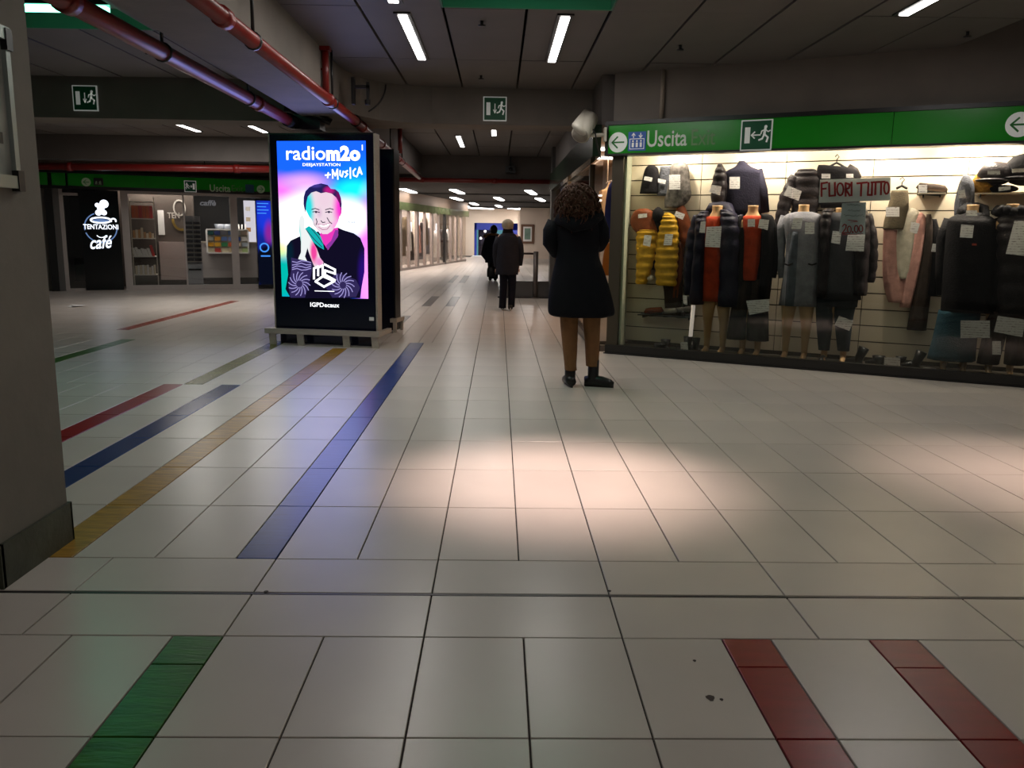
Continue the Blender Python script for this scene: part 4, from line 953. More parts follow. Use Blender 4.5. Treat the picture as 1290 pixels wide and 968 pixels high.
b = MB(AD); b.box(uL, uR+.005, AV-.005, AV+.13, zT-.01, zT+.01); build('top_profile', b, M_BLK, t)
# bumper rail with feet
zr = (A(345, 421)[1]+A(345, 427)[1])/2
zr = .165
bar = MB(AD); bar.box(uL-.06, uR+.07, AV-.16, AV-.10, zr-.035, zr+.025); bar.box(uL-.06, uL-.01, AV-.10, AV+.3, zr-.03, zr+.02); bar.box(uR+.02, uR+.07, AV-.10, AV+.3, zr-.03, zr+.02)
rl = build('bumper_rail', bar, M_STEEL, t)
for u in (uL+.02, uL+.36, uR-.33, uR+.01):
    b = MB(AD); b.slab([(u-.035, .0), (u+.045, .0), (u+.035, zr-.03), (u-.045, zr-.03)], AV-.13, AV-.11); build('rail_foot', b, M_STEEL, rl, shift=t.matrix_world.translation)
for z in (.75, 1.45, 2.0):
    b = MB(AD); b.box(uR+.01, uR+.018, AV+.02, AV+.05, z-.03, z+.03); build('side_latch', b, M_STEEL, t)
b = MB(AD); u, z = A(469, 402); b.box(u-.035, u+.02, AV-.004, AV-.001, z-.02, z+.02); build('small_label', b, M_WH, t)
s0x, s1z = A(348.9, 176.6); s1x, _ = A(461, 180); _, s0z = A(356, 374); s1z = (A(348.7, 176.2)[1]+A(460.5, 179)[1])/2; s0z = (A(355.2, 373.9)[1]+A(464, 376.2)[1])/2
s0x = (A(348.7, 176.2)[0]+A(355.2, 373.9)[0])/2; s1x = (A(460.5, 179)[0]+A(464.2, 376.2)[0])/2
SW_, SH_ = s1x-s0x, s1z-s0z
def blend_emission(name, base, blobs, strength, fr, u0, z0, w, h, horiz=None):
    """flat backlit picture: soft colour patches laid out over the picture plane (generated from the plane's own UV)"""
    M = bpy.data.materials.new(name); M.use_nodes = True; nt = M.node_tree; nt.nodes.clear(); N = nt.nodes.new; Lk = nt.links.new
    uv = N('ShaderNodeUVMap'); uv.uv_map = 'UVMap'; sp = N('ShaderNodeSeparateXYZ'); Lk(uv.outputs[0], sp.inputs[0])
    cur = N('ShaderNodeRGB'); cur.outputs[0].default_value = lin(base); cur = cur.outputs[0]
    for (cx, cy, rx, ry, rgb, soft) in blobs:
        def mth(op, a, b=None):
            n = N('ShaderNodeMath'); n.operation = op
            for i, x in enumerate((a, b)):
                if x is None: continue
                if isinstance(x, (int, float)): n.inputs[i].default_value = x
                else: Lk(x, n.inputs[i])
            return n.outputs[0]
        dx = mth('DIVIDE', mth('SUBTRACT', sp.outputs[0], cx), rx); dy = mth('DIVIDE', mth('SUBTRACT', sp.outputs[1], cy), ry)
        d = mth('SQRT', mth('ADD', mth('MULTIPLY', dx, dx), mth('MULTIPLY', dy, dy)))
        mr = N('ShaderNodeMapRange'); mr.interpolation_type = 'SMOOTHSTEP'; mr.inputs[1].default_value = 1.0; mr.inputs[2].default_value = soft; mr.inputs[3].default_value = 0; mr.inputs[4].default_value = 1
        Lk(d, mr.inputs[0]); mx = N('ShaderNodeMix'); mx.data_type = 'RGBA'; Lk(mr.outputs[0], mx.inputs[0]); Lk(cur, mx.inputs[6]); mx.inputs[7].default_value = lin(rgb); cur = mx.outputs[2]
    e = N('ShaderNodeEmission'); e.inputs[1].default_value = strength; Lk(cur, e.inputs[0]); o = N('ShaderNodeOutputMaterial'); Lk(e.outputs[0], o.inputs[0])
    return M
def uvplane(name, fr, u0, u1, z0, z1, v, M, parent, pts=None, th=.002):
    """flat picture with UV running over the rectangle u0..u1, z0..z1; outline pts optional"""
    if pts is None: pts = [(u0, z0), (u1, z0), (u1, z1), (u0, z1)]
    b = MB(fr); b.slab(pts, v-th, v); o = build(name, b, M, parent); me = o.data
    uvl = me.uv_layers.new(name='UVMap'); org = parent.matrix_world.translation
    for lp in me.loops:
        p = Vector(me.vertices[lp.vertex_index].co)+org-fr.o
        uvl.data[lp.index].uv = ((p.dot(fr.d)-u0)/(u1-u0), (p.z-z0)/(z1-z0))
    return o
ES = 1.5
bg = blend_emission('screen_backdrop', (20, 88, 250), [
    (1.0, .52, .7, .45, (0, 160, 250), .2), (.86, .70, .35, .09, (20, 222, 240), .1),
    (-.02, .66, .42, .17, (225, 100, 235), .2), (1.03, .38, .22, .42, (226, 110, 235), .2), (-.02, .44, .62, .26, (252, 252, 250), .3), (.8, .52, .30, .17, (248, 250, 252), .35), (.30, .74, .42, .09, (206, 150, 240), .1), (.4, .55, .5, .2, (252, 250, 252), .4),
    (.0, .30, .16, .10, (225, 240, 150), .1), (.0, .12, .35, .22, (0, 160, 150), .4), (1.02, .12, .22, .30, (240, 140, 240), .3)], ES, AD, s0x, s0z, SW_, SH_)
scr = uvplane('screen', AD, s0x, s1x, s0z, s1z, AV-.0002, bg, t)
def c1(x, y): return A(340+.124*x, 170+.124*y)
def c2_(x, y): return A(340+.1652*x, 280+.1653*y)
def c6(x, y): return A(380+.124*x, 220+.124*y)
def lay(k): return AV-.0030-.0016*k
def artwork(name, pts, k, M, blobmat=False):
    if blobmat: return uvplane(name, AD, s0x, s1x, s0z, s1z, lay(k), M, scr_parent, pts, .0012)
    b = MB(AD); b.slab(pts, lay(k)-.0012, lay(k)); return build(name, b, M, scr, shift=t.matrix_world.translation)
# parent for art pieces is the screen (sub-parts)
def art(name, pts, k, M):
    b = MB(AD); b.slab(pts, lay(k)-.0012, lay(k)); o = build(name, b, M, scr, shift=t.matrix_world.translation); return o
def art_uv(name, pts, k, M):
    b = MB(AD); b.slab(pts, lay(k)-.0012, lay(k)); o = build(name, b, M, scr, shift=t.matrix_world.translation); me = o.data
    uvl = me.uv_layers.new(name='UVMap'); org = t.matrix_world.translation
    for lp in me.loops:
        p = Vector(me.vertices[lp.vertex_index].co)+org-AD.o
        uvl.data[lp.index].uv = ((p.dot(AD.d)-s0x)/SW_, (p.z-s0z)/SH_)
    return o
def art_lines(name, lines, k, M, w):
    b = MB(AD)
    for L_ in lines: stroke(b, L_, w, lay(k)-.0012, lay(k))
    return build(name, b, M, scr, shift=t.matrix_world.translation)
def nu(px, py):
    u, z = A(px, py); return (u-s0x)/SW_, (z-s0z)/SH_
def blob(px, py, rx, ry, rgb, soft):
    a, b_ = nu(px, py); return (a, b_, rx/112., ry/197., rgb, soft)
face_m = blend_emission('print_face', (236, 214, 226), [blob(388, 262, 11, 34, (40, 222, 226), .3), blob(430, 262, 14, 36, (250, 60, 210), .2), blob(409, 250, 12, 18, (236, 208, 224), .3), blob(424, 285, 10, 10, (248, 170, 226), .2), blob(403, 268, 5, 9, (222, 190, 214), .1), blob(394, 286, 5, 7, (60, 80, 90), .2)], 1.05, AD, 0, 0, 1, 1)
hair_m = blend_emission('print_hair', (36, 34, 96), [blob(415, 240, 10, 7, (200, 30, 140), .2), blob(428, 248, 7, 14, (120, 20, 100), .2), blob(398, 234, 12, 4, (70, 60, 150), .2)], .9, AD, 0, 0, 1, 1)
neck_m = emis('print_neck', (238, 60, 190), 1.0); swea = blend_emission('print_sweater', (22, 18, 44), [blob(458, 345, 10, 40, (50, 20, 140), .2), blob(365, 318, 8, 25, (10, 40, 60), .2)], .7, AD, 0, 0, 1, 1)
arm_m = blend_emission('print_hands', (235, 240, 240), [blob(396, 318, 7, 22, (240, 70, 160), .3), blob(377, 300, 4, 22, (120, 225, 215), .3), blob(403, 330, 9, 10, (240, 150, 210), .2)], 1.05, AD, 0, 0, 1, 1)
cuff_m = emis('print_cuff', (60, 50, 104), .7); swirl_m = emis('print_swirl', (170, 160, 226), .9); dk = emis('print_dark', (40, 26, 66), .8); pw = emis('print_white', (250, 252, 255), 1.6); teal = emis('print_teal', (20, 190, 190), .9)
art_uv('print_sweater', [c2_(x, y) for x, y in ((130, 180), (160, 140), (225, 110), (300, 90), (370, 70), (430, 150), (470, 90), (515, 40), (560, 60), (640, 85), (690, 120), (722, 200), (722, 380), (700, 500), (690, 580), (160, 580), (120, 510), (140, 400), (128, 260))], 0, swea)
art('print_neck', [c2_(x, y) for x, y in ((390, 70), (520, 40), (522, 100), (480, 160), (445, 212), (415, 170), (380, 120))], 1, neck_m)
art('print_collar', [c2_(x, y) for x, y in ((500, 60), (524, 60), (520, 110), (470, 180), (442, 212), (430, 180), (470, 140))], 2, emis('print_collar', (150, 60, 170), .9))
art_uv('print_face', [c6(x, y) for x, y in ((38, 300), (50, 240), (80, 190), (130, 170), (210, 170), (300, 175), (360, 210), (395, 270), (402, 340), (400, 400), (385, 430), (372, 480), (345, 530), (310, 575), (265, 605), (215, 605), (170, 570), (130, 520), (105, 460), (80, 430), (60, 390), (40, 350))], 2, face_m)
art_uv('print_hair', [c6(x, y) for x, y in ((40, 390), (22, 300), (24, 230), (42, 170), (80, 130), (130, 105), (200, 90), (265, 105), (300, 145), (345, 150), (380, 180), (402, 240), (410, 300), (405, 370), (395, 340), (385, 290), (355, 235), (310, 195), (250, 180), (200, 190), (150, 170), (100, 185), (65, 225), (50, 290), (46, 340))], 3, hair_m)
art('print_ear', [c6(x, y) for x, y in ((396, 330), (410, 335), (408, 390), (392, 425), (386, 400))], 3, neck_m)
art_lines('print_features', [[c6(105, 355), c6(140, 345), (c6(180, 358))], [c6(245, 358), c6(290, 345), c6(325, 356)], [c6(115, 380), c6(150, 376), c6(185, 385)], [c6(245, 384), c6(280, 376), c6(310, 384)], [c6(200, 470), c6(215, 488), c6(240, 484)],
          [c6(262, 440), c6(285, 480), c6(310, 500)], [c6(150, 450), c6(160, 480), c6(150, 510)]], 3, dk, .009)
art('print_eye', circle(c6(150, 381), .013, 10), 4, dk); art('print_eye', circle(c6(280, 381), .013, 10), 4, dk)
art('print_smile', [c6(x, y) for x, y in ((182, 510), (230, 512), (288, 496), (270, 522), (235, 532), (200, 528))], 3, pw)
art_lines('print_lips', [[c6(165, 502), c6(230, 514), c6(300, 488)], [c6(175, 535), c6(215, 560), c6(262, 556), c6(292, 520)]], 4, emis('print_lip', (196, 90, 150), .8), .006)
art('print_headphone', [c2_(x, y) for x, y in ((262, 55), (300, 30), (345, 60), (390, 110), (405, 150), (415, 210), (380, 190), (330, 150), (300, 110))], 3, teal)
art_lines('print_headphone_lines', [[c2_(280, 60), c2_(340, 130), c2_(400, 190)], [c2_(320, 50), c2_(370, 110), c2_(404, 160)]], 4, dk, .008)
art_uv('print_forearm', [c2_(x, y) for x, y in ((222, 270), (240, 230), (240, 150), (225, 60), (222, 0), (232, -40), (252, -55), (268, -20), (268, 60), (282, 120), (288, 200), (270, 262), (288, 300), (215, 300))], 4, arm_m)
art_uv('print_palm', [c2_(x, y) for x, y in ((262, 40), (280, 60), (320, 130), (360, 200), (385, 270), (412, 305), (405, 345), (340, 335), (322, 290), (300, 230), (275, 150))], 5, arm_m)
art('print_cuff', [c2_(x, y) for x, y in ((165, 270), (330, 305), (325, 360), (300, 480), (270, 575), (160, 575), (145, 480), (165, 370))], 5, cuff_m)
art('print_cuff', [c2_(x, y) for x, y in ((500, 385), (560, 400), (660, 440), (690, 500), (660, 570), (480, 575), (430, 500))], 5, cuff_m)
allsw = []
for cx, cy, s_ in ((228, 470, 1.0), (560, 480, 1.05)):
    ls = []; allsw.append(ls)
    for k in range(14):
        a = k/14*2*PI; p = []
        for q_ in range(5): rr_ = (26+q_*14)*s_; p.append(c2_(cx+rr_*math.cos(a+q_*.14), cy+rr_*math.sin(a+q_*.14)*1.1))
        ls.append(p)
ls = []; allsw.append(ls)
for k in range(4): ls.append([c2_(175+i*35, 300+k*20+8*math.sin(i*2+k)) for i in range(5)])
for ls in allsw[:2]: art_lines('print_swirl', ls, 6, swirl_m, .010)
for l_ in allsw[2]: art_lines('print_wave', [l_], 6, swirl_m, .010)
# cube emblem
Ln = [[(340, 352), (340, 430)], [(340, 352), (372, 338)], [(372, 340), (372, 405)], [(374, 345), (406, 330)], [(406, 334), (406, 398)],
      [(420, 322), (500, 362)], [(500, 362), (500, 395)], [(500, 392), (424, 368)], [(424, 366), (424, 402)], [(424, 400), (500, 442)],
      [(352, 452), (408, 412)], [(408, 412), (494, 450)], [(494, 450), (416, 492)], [(416, 492), (352, 452)]]
art_lines('print_cube_emblem', [[c2_(*p) for p in L_] for L_ in Ln], 7, pw, .024)
b = MB(AD); x0_, z0_ = A(361, 203.5); x1_, z1_ = A(404, 186.5); add_text(b, 'radio', x0_, x1_+.055, z0_+.015, z1_+.02, lay(1), bold=.012, rot=0); x2_, _ = A(411, 190); x3_, _ = A(454, 190)
zc = A(430, 203)[1]; add_text(b, 'm2o', x2_, x3_, zc, zc+.165, lay(1), bold=.055, spacing=1.05)
x0_, zb_ = A(381.5, 210.5); x1_, _ = A(429, 210); add_text(b, 'DEEJAYSTATION', x0_, x1_, zb_, zb_+.042, lay(1), bold=.012)
build('print_lettering', b, pw, scr, shift=t.matrix_world.translation)
hw = [[(565, 410), (615, 405)], [(595, 385), (588, 435)], [(640, 440), (638, 355)], [(638, 355), (665, 415)], [(665, 415), (688, 350)], [(688, 350), (692, 450)], [(715, 365), (715, 410), (735, 425), (748, 370)], [(790, 365), (765, 378), (792, 400), (765, 428)], [(818, 335), (820, 440)],
      [(870, 345), (848, 370), (852, 412), (885, 425)], [(890, 415), (912, 330)], [(912, 330), (936, 400)], [(895, 385), (932, 380)]]
art_lines('print_handwriting', [[c1(*p) for p in L_] for L_ in hw], 1, pw, .016)
b = MB(AD); p_ = c1(940, 110); b.box(p_[0]-.006, p_[0]+.006, lay(1)-.001, lay(1), p_[1]-.05, p_[1]+.01); build('print_mark', b, pw, scr, shift=t.matrix_world.translation)
b = MB(AD); (xa, za) = c1(775, 900); (xb, _) = c1(872, 880); add_text(b, 'ON AIR', xa, xb, za, za+.028, lay(1)); build('print_small_text', b, emis('print_greyblue', (120, 150, 190), .9), scr, shift=t.matrix_world.translation)
b = MB(AD); (xa, za) = c2_(345, 526); (xb, _) = c2_(495, 520); b.box(xa, xb, lay(7)-.001, lay(7), za, za+.008); build('print_small_line', b, pw, scr, shift=t.matrix_world.translation)
b = MB(AD); x0_, zb_ = A(391, 386.5); x1_, _ = A(427.5, 386); add_text(b, 'IGPDecaux', x0_, x1_, zb_, zb_+.05, AV-.002, bold=.015); build('maker_lettering', b, pw, t)
area('screen_glow', AD.w((s0x+s1x)/2, AV-.09, (s0z+s1z)/2), SW_*.9, SH_*.95, 10, (.36, .40, 1.0), rot=(math.radians(-90), 0, math.atan2(AD.d.y, AD.d.x)))

# dark back of a second screen behind
b0, b1 = gnd(484, 420), gnd(499, 418)
A2 = Frame(b1.x, b1.y, a1.x-a0.x, a1.y-a0.y)
t = thing('dark_screen', 'unlit dark blue advertising screen standing behind the lit one', 'advertising screen', A2.w(-.6, .1, 0))
b = MB(A2); u, z = A2.at(497, 188, 0); b.box(-1.2, -.02, 0, .2, .02, z); build('cabinet', b, mat('cabinet_navy', (10, 10, 30), .25), t)
b = MB(A2); b.box(-1.15, -.06, -.004, 0, .5, z-.1); build('dark_panel', b, mat('panel_navy', (8, 8, 34), .12), t)
b = MB(A2); b.box(-.02, -.0, -.01, .21, .02, z); build('side_profile', b, M_BLK, t)
b = MB(A2); b.box(-.05, .04, -.1, .25, .13, .18); b.box(-.01, .03, -.1, -.06, 0, .13); b.box(-.01, .03, .2, .24, 0, .13); build('bumper_rail', b, M_STEEL, t)

# ================================================================ cafe
def C(px, py, v=0.0): return CAFE.at(px, py, v)
t = thing('cafe_sign_band', 'green sign band reading Uscita Exit above the cafe front', 'sign band', CAFE.w(2.5, -.05, 2.10))
for ua, ub in ((-1.6, .20), (.275, .52), (.56, 2.0), (2.004, 3.4), (3.404, 4.95)):
    b = MB(CAFE); b.box(ua, ub, -.10, .05, 2.125, 2.37); build('green_panel', b, M_GREEN, t)
b = MB(CAFE); b.box(-1.6, 4.95, -.11, .05, 2.37, 2.42); build('top_edge', b, M_BLK, t)
b = MB(CAFE); b.box(-1.6, 4.95, -.10, .05, 2.06, 2.125); build('lower_edge', b, M_BLK, t)
M_DULL = mat('sign_dull', (150, 172, 136), .5, emit=.06)
u, z = C(108.5, 229.5, -.10); b = MB(CAFE); b.slab(circle((u, z), .085, 24), -.104, -.1005); build('arrow_disc', b, M_DULL, t)
b = MB(CAFE); stroke(b, [(u-.05, z), (u+.05, z)], .014, -.107, -.1045); stroke(b, [(u, z+.045), (u-.05, z), (u, z-.045)], .014, -.107, -.1045); build('arrow', b, mat('arrow_green', (24, 120, 40), .4), t)
u, z = C(124, 229.5, -.10); b = MB(CAFE); b.box(u-.09, u+.09, -.104, -.1005, z-.07, z+.08); build('dark_pictogram', b, M_BLK, t)
b = MB(CAFE); man_fig(b, u+.03, z-.02, .09, -.107, -.1045); man_fig(b, u-.04, z-.02, .08, -.107, -.1045); build('pictogram', b, M_DULL, t)
ua, za = C(264.5, 241.5, -.10); ub, zb = C(290, 232, -.10); b = MB(CAFE); add_text(b, 'Uscita', ua, ub, za, za+.15, -.102, bold=.01); build('lettering', b, M_DULL, t)
ua, _ = C(292, 241.5, -.10); ub, _ = C(306, 232, -.10); b = MB(CAFE); add_text(b, 'Exit', ua, ub, za+.01, za+.15, -.102); build('lettering_faint', b, mat('sign_dull2', (74, 120, 66), .5), t)
u, z = C(314.5, 238, -.10); b = MB(CAFE); b.box(u-.09, u+.09, -.104, -.1005, z-.08, z+.09); build('lift_pictogram', b, mat('sign_dull_blue', (30, 80, 110), .5), t)
u, z = C(328.5, 238.5, -.10); b = MB(CAFE); b.slab(circle((u, z), .085, 24), -.104, -.1005); build('arrow_disc', b, M_DULL, t)
b = MB(CAFE); stroke(b, [(u-.05, z), (u+.05, z)], .014, -.107, -.1045); stroke(b, [(u, z+.045), (u+.05, z), (u, z-.045)], .014, -.107, -.1045); build('arrow', b, mat('arrow_green', (24, 120, 40), .4), t)
u, z = C(239.7, 235, -.1); exit_sign(CAFE, u, z, .24, .235, -.1005, 'small green exit sign with double arrow on the green band above the cafe', arrow='side', flip=-1)

# black illuminated cafe sign
t = thing('cafe_light_sign', 'tall black illuminated sign with a cup emblem reading TENTAZIONI cafe', 'sign', CAFE.w(1.1, 0, 0))
b = MB(CAFE); b.slab([(.74, .01), (1.46, .01), (1.46, 2.05), (.74, 2.05)], -.06, .05); b.box(.44, .74, -.02, .05, 1.99, 2.05); build('box', b, mat('sign_black', (8, 9, 14), .2), t)
M_BACKL = emis('backlit_white', (235, 242, 255), 1.9); M_BACKB = emis('backlit_blue', (110, 140, 190), .8); v0, v1 = -.064, -.0605
b = MB(CAFE); uc, zc = C(127, 287, -.06); R_ = .30
ringmb(b, (uc, zc), R_, .022, v0, v1, 36, PI*.62, PI*1.05); ringmb(b, (uc, zc), R_, .022, v0, v1, 36, PI*1.12, PI*1.98); build('emblem_ring', b, M_BACKB, t)
b = MB(CAFE); u, z = C(127, 277.5, -.06); ringmb(b, (u, z), .185, .032, v0-.002, v1-.001, 26, rz=.055); build('cup_rim', b, M_BACKL, t)
b = MB(CAFE); b.slab(circle((u, z-.01), .15, 20, rz=.035), v0-.001, v1-.0008); build('coffee_surface', b, M_BACKB, t)
b = MB(CAFE); ringmb(b, (u+.235, z-.01), .045, .028, v0, v1, 14, -.3, PI*1.1); ringmb(b, (uc, zc-.1), .1, .014, v0, v1, 14, PI*1.2, PI*1.8); build('cup_handle', b, M_BACKL, t)
b = MB(CAFE)
for (x, y, r_) in ((131, 257, .085), (122.5, 258.5, .045), (127, 262, .07), (124, 268, .06), (131, 268, .055)): b.slab(circle(C(x, y, -.06), r_, 16), v0, v1)
build('steam_puff', b, M_BACKL, t)
ua, za = C(105, 286.5, -.06); ub, _ = C(149, 286.5, -.06); b = MB(CAFE); add_text(b, 'TENTAZIONI', ua, ub, za-.035, za+.065, -.065, bold=.015); build('lettering', b, M_BACKL, t)
ua, za = C(114, 313, -.06); ub, zb = C(141, 300, -.06); b = MB(CAFE); add_text(b, 'café', ua, ub, za-.02, zb+.03, -.065, bold=.012, shear=.3, rot=.08); build('lettering', b, M_BACKL, t)

b = MB(CAFE); b.box(-1.6, 4.95, .051, .07, 2.06, 2.42); build('band_backing', b, M_BLK, thing('band_backing_frame', 'x', 'x', (0, 0, 0))) if 0 else struct('trim_10', b, M_BLK)
# cafe front frames and glass
wf = MB(CAFE); wf.box(.37, .44, -.02, .06, 0, 2.06); w3 = struct('window_3', wf, M_ALU)
for ua, ub, za, zb, va, vb in ((1.50, 1.64, 0, 2.06, -.03, .06), (2.70, 2.735, 0, 2.0, -.01, .05), (3.66, 3.81, 0, 2.06, -.03, .06), (1.64, 3.66, 2.0, 2.06, -.02, .05), (1.64, 2.70, 0, .10, -.01, .05), (2.735, 3.66, 0, .10, -.01, .05), (3.81, 4.93, 0, .10, -.01, .05), (3.81, 4.93, 1.99, 2.06, -.02, .05), (.44, .74, 0, .05, -.03, .05), (.44, .72, 1.93, 1.985, -.10, .0)):
    b = MB(CAFE); b.box(ua, ub, va, vb, za, zb); build('frame', b, M_ALU, w3)
for ua, ub in ((.44, .74), (1.64, 2.70), (2.735, 3.66), (3.81, 4.93)):
    b = MB(CAFE); b.box(ua, ub, .015, .022, .05 if ua < 1 else .10, 2.0); build('glass_pane', b, glass_mat('cafe_glass', (225, 228, 228), 1.0), w3)
b = MB(CAFE); b.box(.12, .26, -.05, .05, 0, 2.1); struct('trim_8', b, M_BLK)
b = MB(CAFE); b.box(.26, .37, -.02, .05, 0, 2.06); struct('trim_9', b, mat('grey_trim', (92, 90, 88), .6))
# cafe inside
DEP = 3.4
M_CWALL = mat('cafe_brown_wall', (74, 64, 58), .6, noise=.08)
b = MB(CAFE); b.box(.3, 4.93, DEP, DEP+.1, 0, 2.6); struct('wall_cafe_back', b, mat('cafe_black_wall', (22, 20, 22), .5))
b = MB(CAFE); b.box(.3, 4.93, .06, DEP, 2.5, 2.6); struct('ceiling_cafe', b, mat('cafe_ceiling', (120, 100, 88), .6))
b = MB(CAFE); b.box(.3, 4.93, .08, DEP, -.005, .012); struct('floor_cafe', b, mat('cafe_floor', (70, 66, 64), .35))
b = MB(CAFE); b.box(.25, .3, .06, DEP, 0, 2.6); struct('wall_cafe_side', b, M_BLK)
b = MB(); b.flat([(-4.66, 19.2), (-4.72, 19.2), (-4.12, 23.8), (-4.04, 23.8)], 0, 2.7); struct('wall_corner', b, M_CWALL)
u0, _ = C(196, 300, 1.2); u1, _ = C(246, 300, 1.2); b = MB(CAFE); b.box(u0-.9, u1, 1.2, 1.26, 0, 2.5); struct('wall_cafe_partition', b, M_CWALL)
# shelf unit with packets
ua, z1 = C(162, 252, .75); ub, _ = C(194, 252, .75)
ub2, _ = C(196, 348, .75)
t = thing('shelf_unit', 'tall metal shelf unit full of packets inside the cafe window', 'shelf', CAFE.w((ua+ub)/2, .9, 0))
for u in (ua, ub-.02):
    for v in (.72, 1.10): b = MB(CAFE); b.box(u, u+.02, v, v+.02, .012, 1.95); build('upright', b, M_STEEL, t)
zs = [C(180, y, .75)[1] for y in (346, 323, 300, 275, 254)]
for z in zs: b = MB(CAFE); b.box(ua, ub, .72, 1.12, z-.02, z); build('shelf_board', b, mat('shelf_pale', (206, 200, 192), .5), t)
pc = [mat('packet_cream', (214, 196, 172), .6), mat('packet_white', (222, 216, 210), .6), mat('packet_tan', (190, 140, 92), .6), mat('packet_orange', (200, 90, 44), .6), mat('packet_red', (190, 50, 46), .6)]
rn = random.Random(5); ORD = ['first', 'second', 'third', 'fourth', 'fifth', 'sixth', 'seventh', 'eighth', 'ninth']
for si, (z, kinds, hh, n, nm) in enumerate(((zs[0], (0, 1), .20, 9, 'cream packet'), (zs[1], (1,), .19, 7, 'white sloping packet'), (zs[2], (2, 0), .22, 8, 'tan packet'), (zs[3], (3, 3, 4), .27, 6, 'orange box'))):
    dw = (ub-ua-.08)/n
    for k in range(n):
        u = ua+.04+dw*k; h = hh*(rn.uniform(.75, 1.05) if si != 3 else 1)
        if si == 2 and k > 3: h *= .6
        mt = pc[kinds[k % len(kinds)]]
        if si == 1 and k == n-1: mt = pc[4]; h = .24
        b = MB(CAFE); w = dw*.9
        ln = .05 if si == 1 else 0
        b.slab([(u, z), (u+w, z), (u+w-ln, z+h), (u-ln, z+h)], .76, .76+.14)
        o = build('packet', b, mt, label=ORD[k]+' '+['cream packet from the left on the lowest cafe shelf', 'white leaning packet from the left on the second lowest cafe shelf', 'tan packet from the left on the middle cafe shelf', 'orange box from the left on the top cafe shelf'][si], cat='packet', group=['packets on the lowest shelf', 'packets on the second shelf', 'packets on the middle shelf', 'boxes on the top shelf'][si])
        if mt is pc[4] and si == 1: o['label'] = 'red packet at the end of the second cafe shelf'; 
# poster strip, pink panel, gold logo on partition
ua, za = C(200, 296, 1.19); ub, zb = C(206, 265, 1.19); b = MB(CAFE); b.box(ua, ub, 1.185, 1.199, za, zb); build('notice_strip', b, M_WH, label='narrow white notice on the brown wall inside the cafe', cat='notice')
ua, za = C(204, 349, 1.1); ub, zb = C(231, 305, 1.1); b = MB(CAFE); b.box(ua-.02, ub+.2, 1.1, 1.19, .15, zb); build('pale_panel', b, mat('pinkish_panel', (176, 158, 152), .6), label='pale pinkish low panel against the brown cafe wall', cat='panel')
M_GOLD = mat('dull_gold', (170, 140, 70), .4, metal=.4)
ua, za = C(211, 275, 1.18); ub, zb = C(226, 268, 1.18); b = MB(CAFE); add_text(b, 'TEN', ua, ub, za, zb, 1.185, bold=.02); t = thing('wall_emblem', 'gold and silver cup emblem with lettering on the brown cafe wall', 'emblem', CAFE.w(ua, 1.18, za)); build('lettering', b, mat('silver_letter', (190, 184, 176), .4), t)
b = MB(CAFE); uc, zc = C(228, 277, 1.18); ringmb(b, (uc, zc), .17, .05, 1.18, 1.19, 22, PI*1.0, PI*2.0, rz=.22); build('gold_arc', b, M_GOLD, t)
b = MB(CAFE); u_, z_ = C(226, 262, 1.18); ringmb(b, (u_, z_), .12, .03, 1.18, 1.19, 20, rz=.17); build('silver_ring', b, mat('silver_letter', (190, 184, 176), .4), t)
# wire magazine rack
ua, z1 = C(232, 272, .45); ub, _ = C(252, 272, .45)
t = thing('card_rack', 'tall wire rack of dark cards behind the cafe glass door', 'rack', CAFE.w((ua+ub)/2, .5, 0))
b = MB(CAFE); b.box(ua, ub, .50, .52, .10, z1); build('back_panel', b, mat('rack_grey', (136, 134, 138), .5), t)
b = MB(CAFE); b.box(ua, ub, .42, .50, .10, .52); build('front_panel', b, mat('rack_pale', (176, 176, 182), .5), t)
b = MB(CAFE); b.box(ua-.02, ub+.12, .38, .62, .04, .07); b.box(ua, ub, .42, .58, .07, .10); build('rack_base', b, mat('rack_grey', (136, 134, 138), .5), t)
b = MB(CAFE); add_text(b, 'CARDS', ua+.04, ub-.04, .40, .44, .418); b = MB(CAFE); b.box(ua+.03, ub-.03, .414, .419, .39, .43); build('dark_stripe', b, M_BLK, t)
for k in range(9):
    z = .58+k*(z1-.68)/9
    for hx in (0, 1):
        u = ua+.012+hx*(ub-ua)/2; w = (ub-ua)/2-.024
        b = MB(CAFE); b.slab([(u, z), (u+w, z), (u+w, z+.075), (u, z+.075)], .455, .47); build('card', b, mat('card_dark', (44, 40, 50), .4), t)
    b = MB(CAFE); b.box(ua, ub, .435, .445, z, z+.015); build('wire_lip', b, M_STEEL, t)
# counter with colourful display
CVV = 1.3
ua, _ = C(254, 330, CVV); ub, _ = C(324, 330, CVV); zc_ = C(290, 309, CVV)[1]
t = thing('cafe_counter', 'white cafe counter with a dark plinth behind the glass', 'counter', CAFE.w((ua+ub)/2, CVV+.3, 0))
b = MB(CAFE); b.box(ua, ub+.1, CVV, CVV+.6, .18, .98); build('counter_front', b, mat('counter_white', (186, 178, 176), .4), t)
b = MB(CAFE); b.box(ua+.03, ub+.1, CVV+.04, CVV+.6, .01, .18); build('plinth', b, M_BLK, t)
b = MB(CAFE); b.box(ua-.02, ub+.1, CVV-.03, CVV+.62, .98, 1.01); build('worktop', b, M_STEEL, t)
ua, z0 = C(262, 318.5, CVV-.2); ub, z1 = C(312, 290, CVV-.2)
t = thing('sweets_display', 'white framed counter display full of colourful packets', 'display', CAFE.w((ua+ub)/2, CVV-.15, z0))
b = MB(CAFE); b.box(ua, ub, CVV-.12, CVV-.035, z0, z1); build('backing', b, mat('display_cream', (206, 196, 176), .5), t)
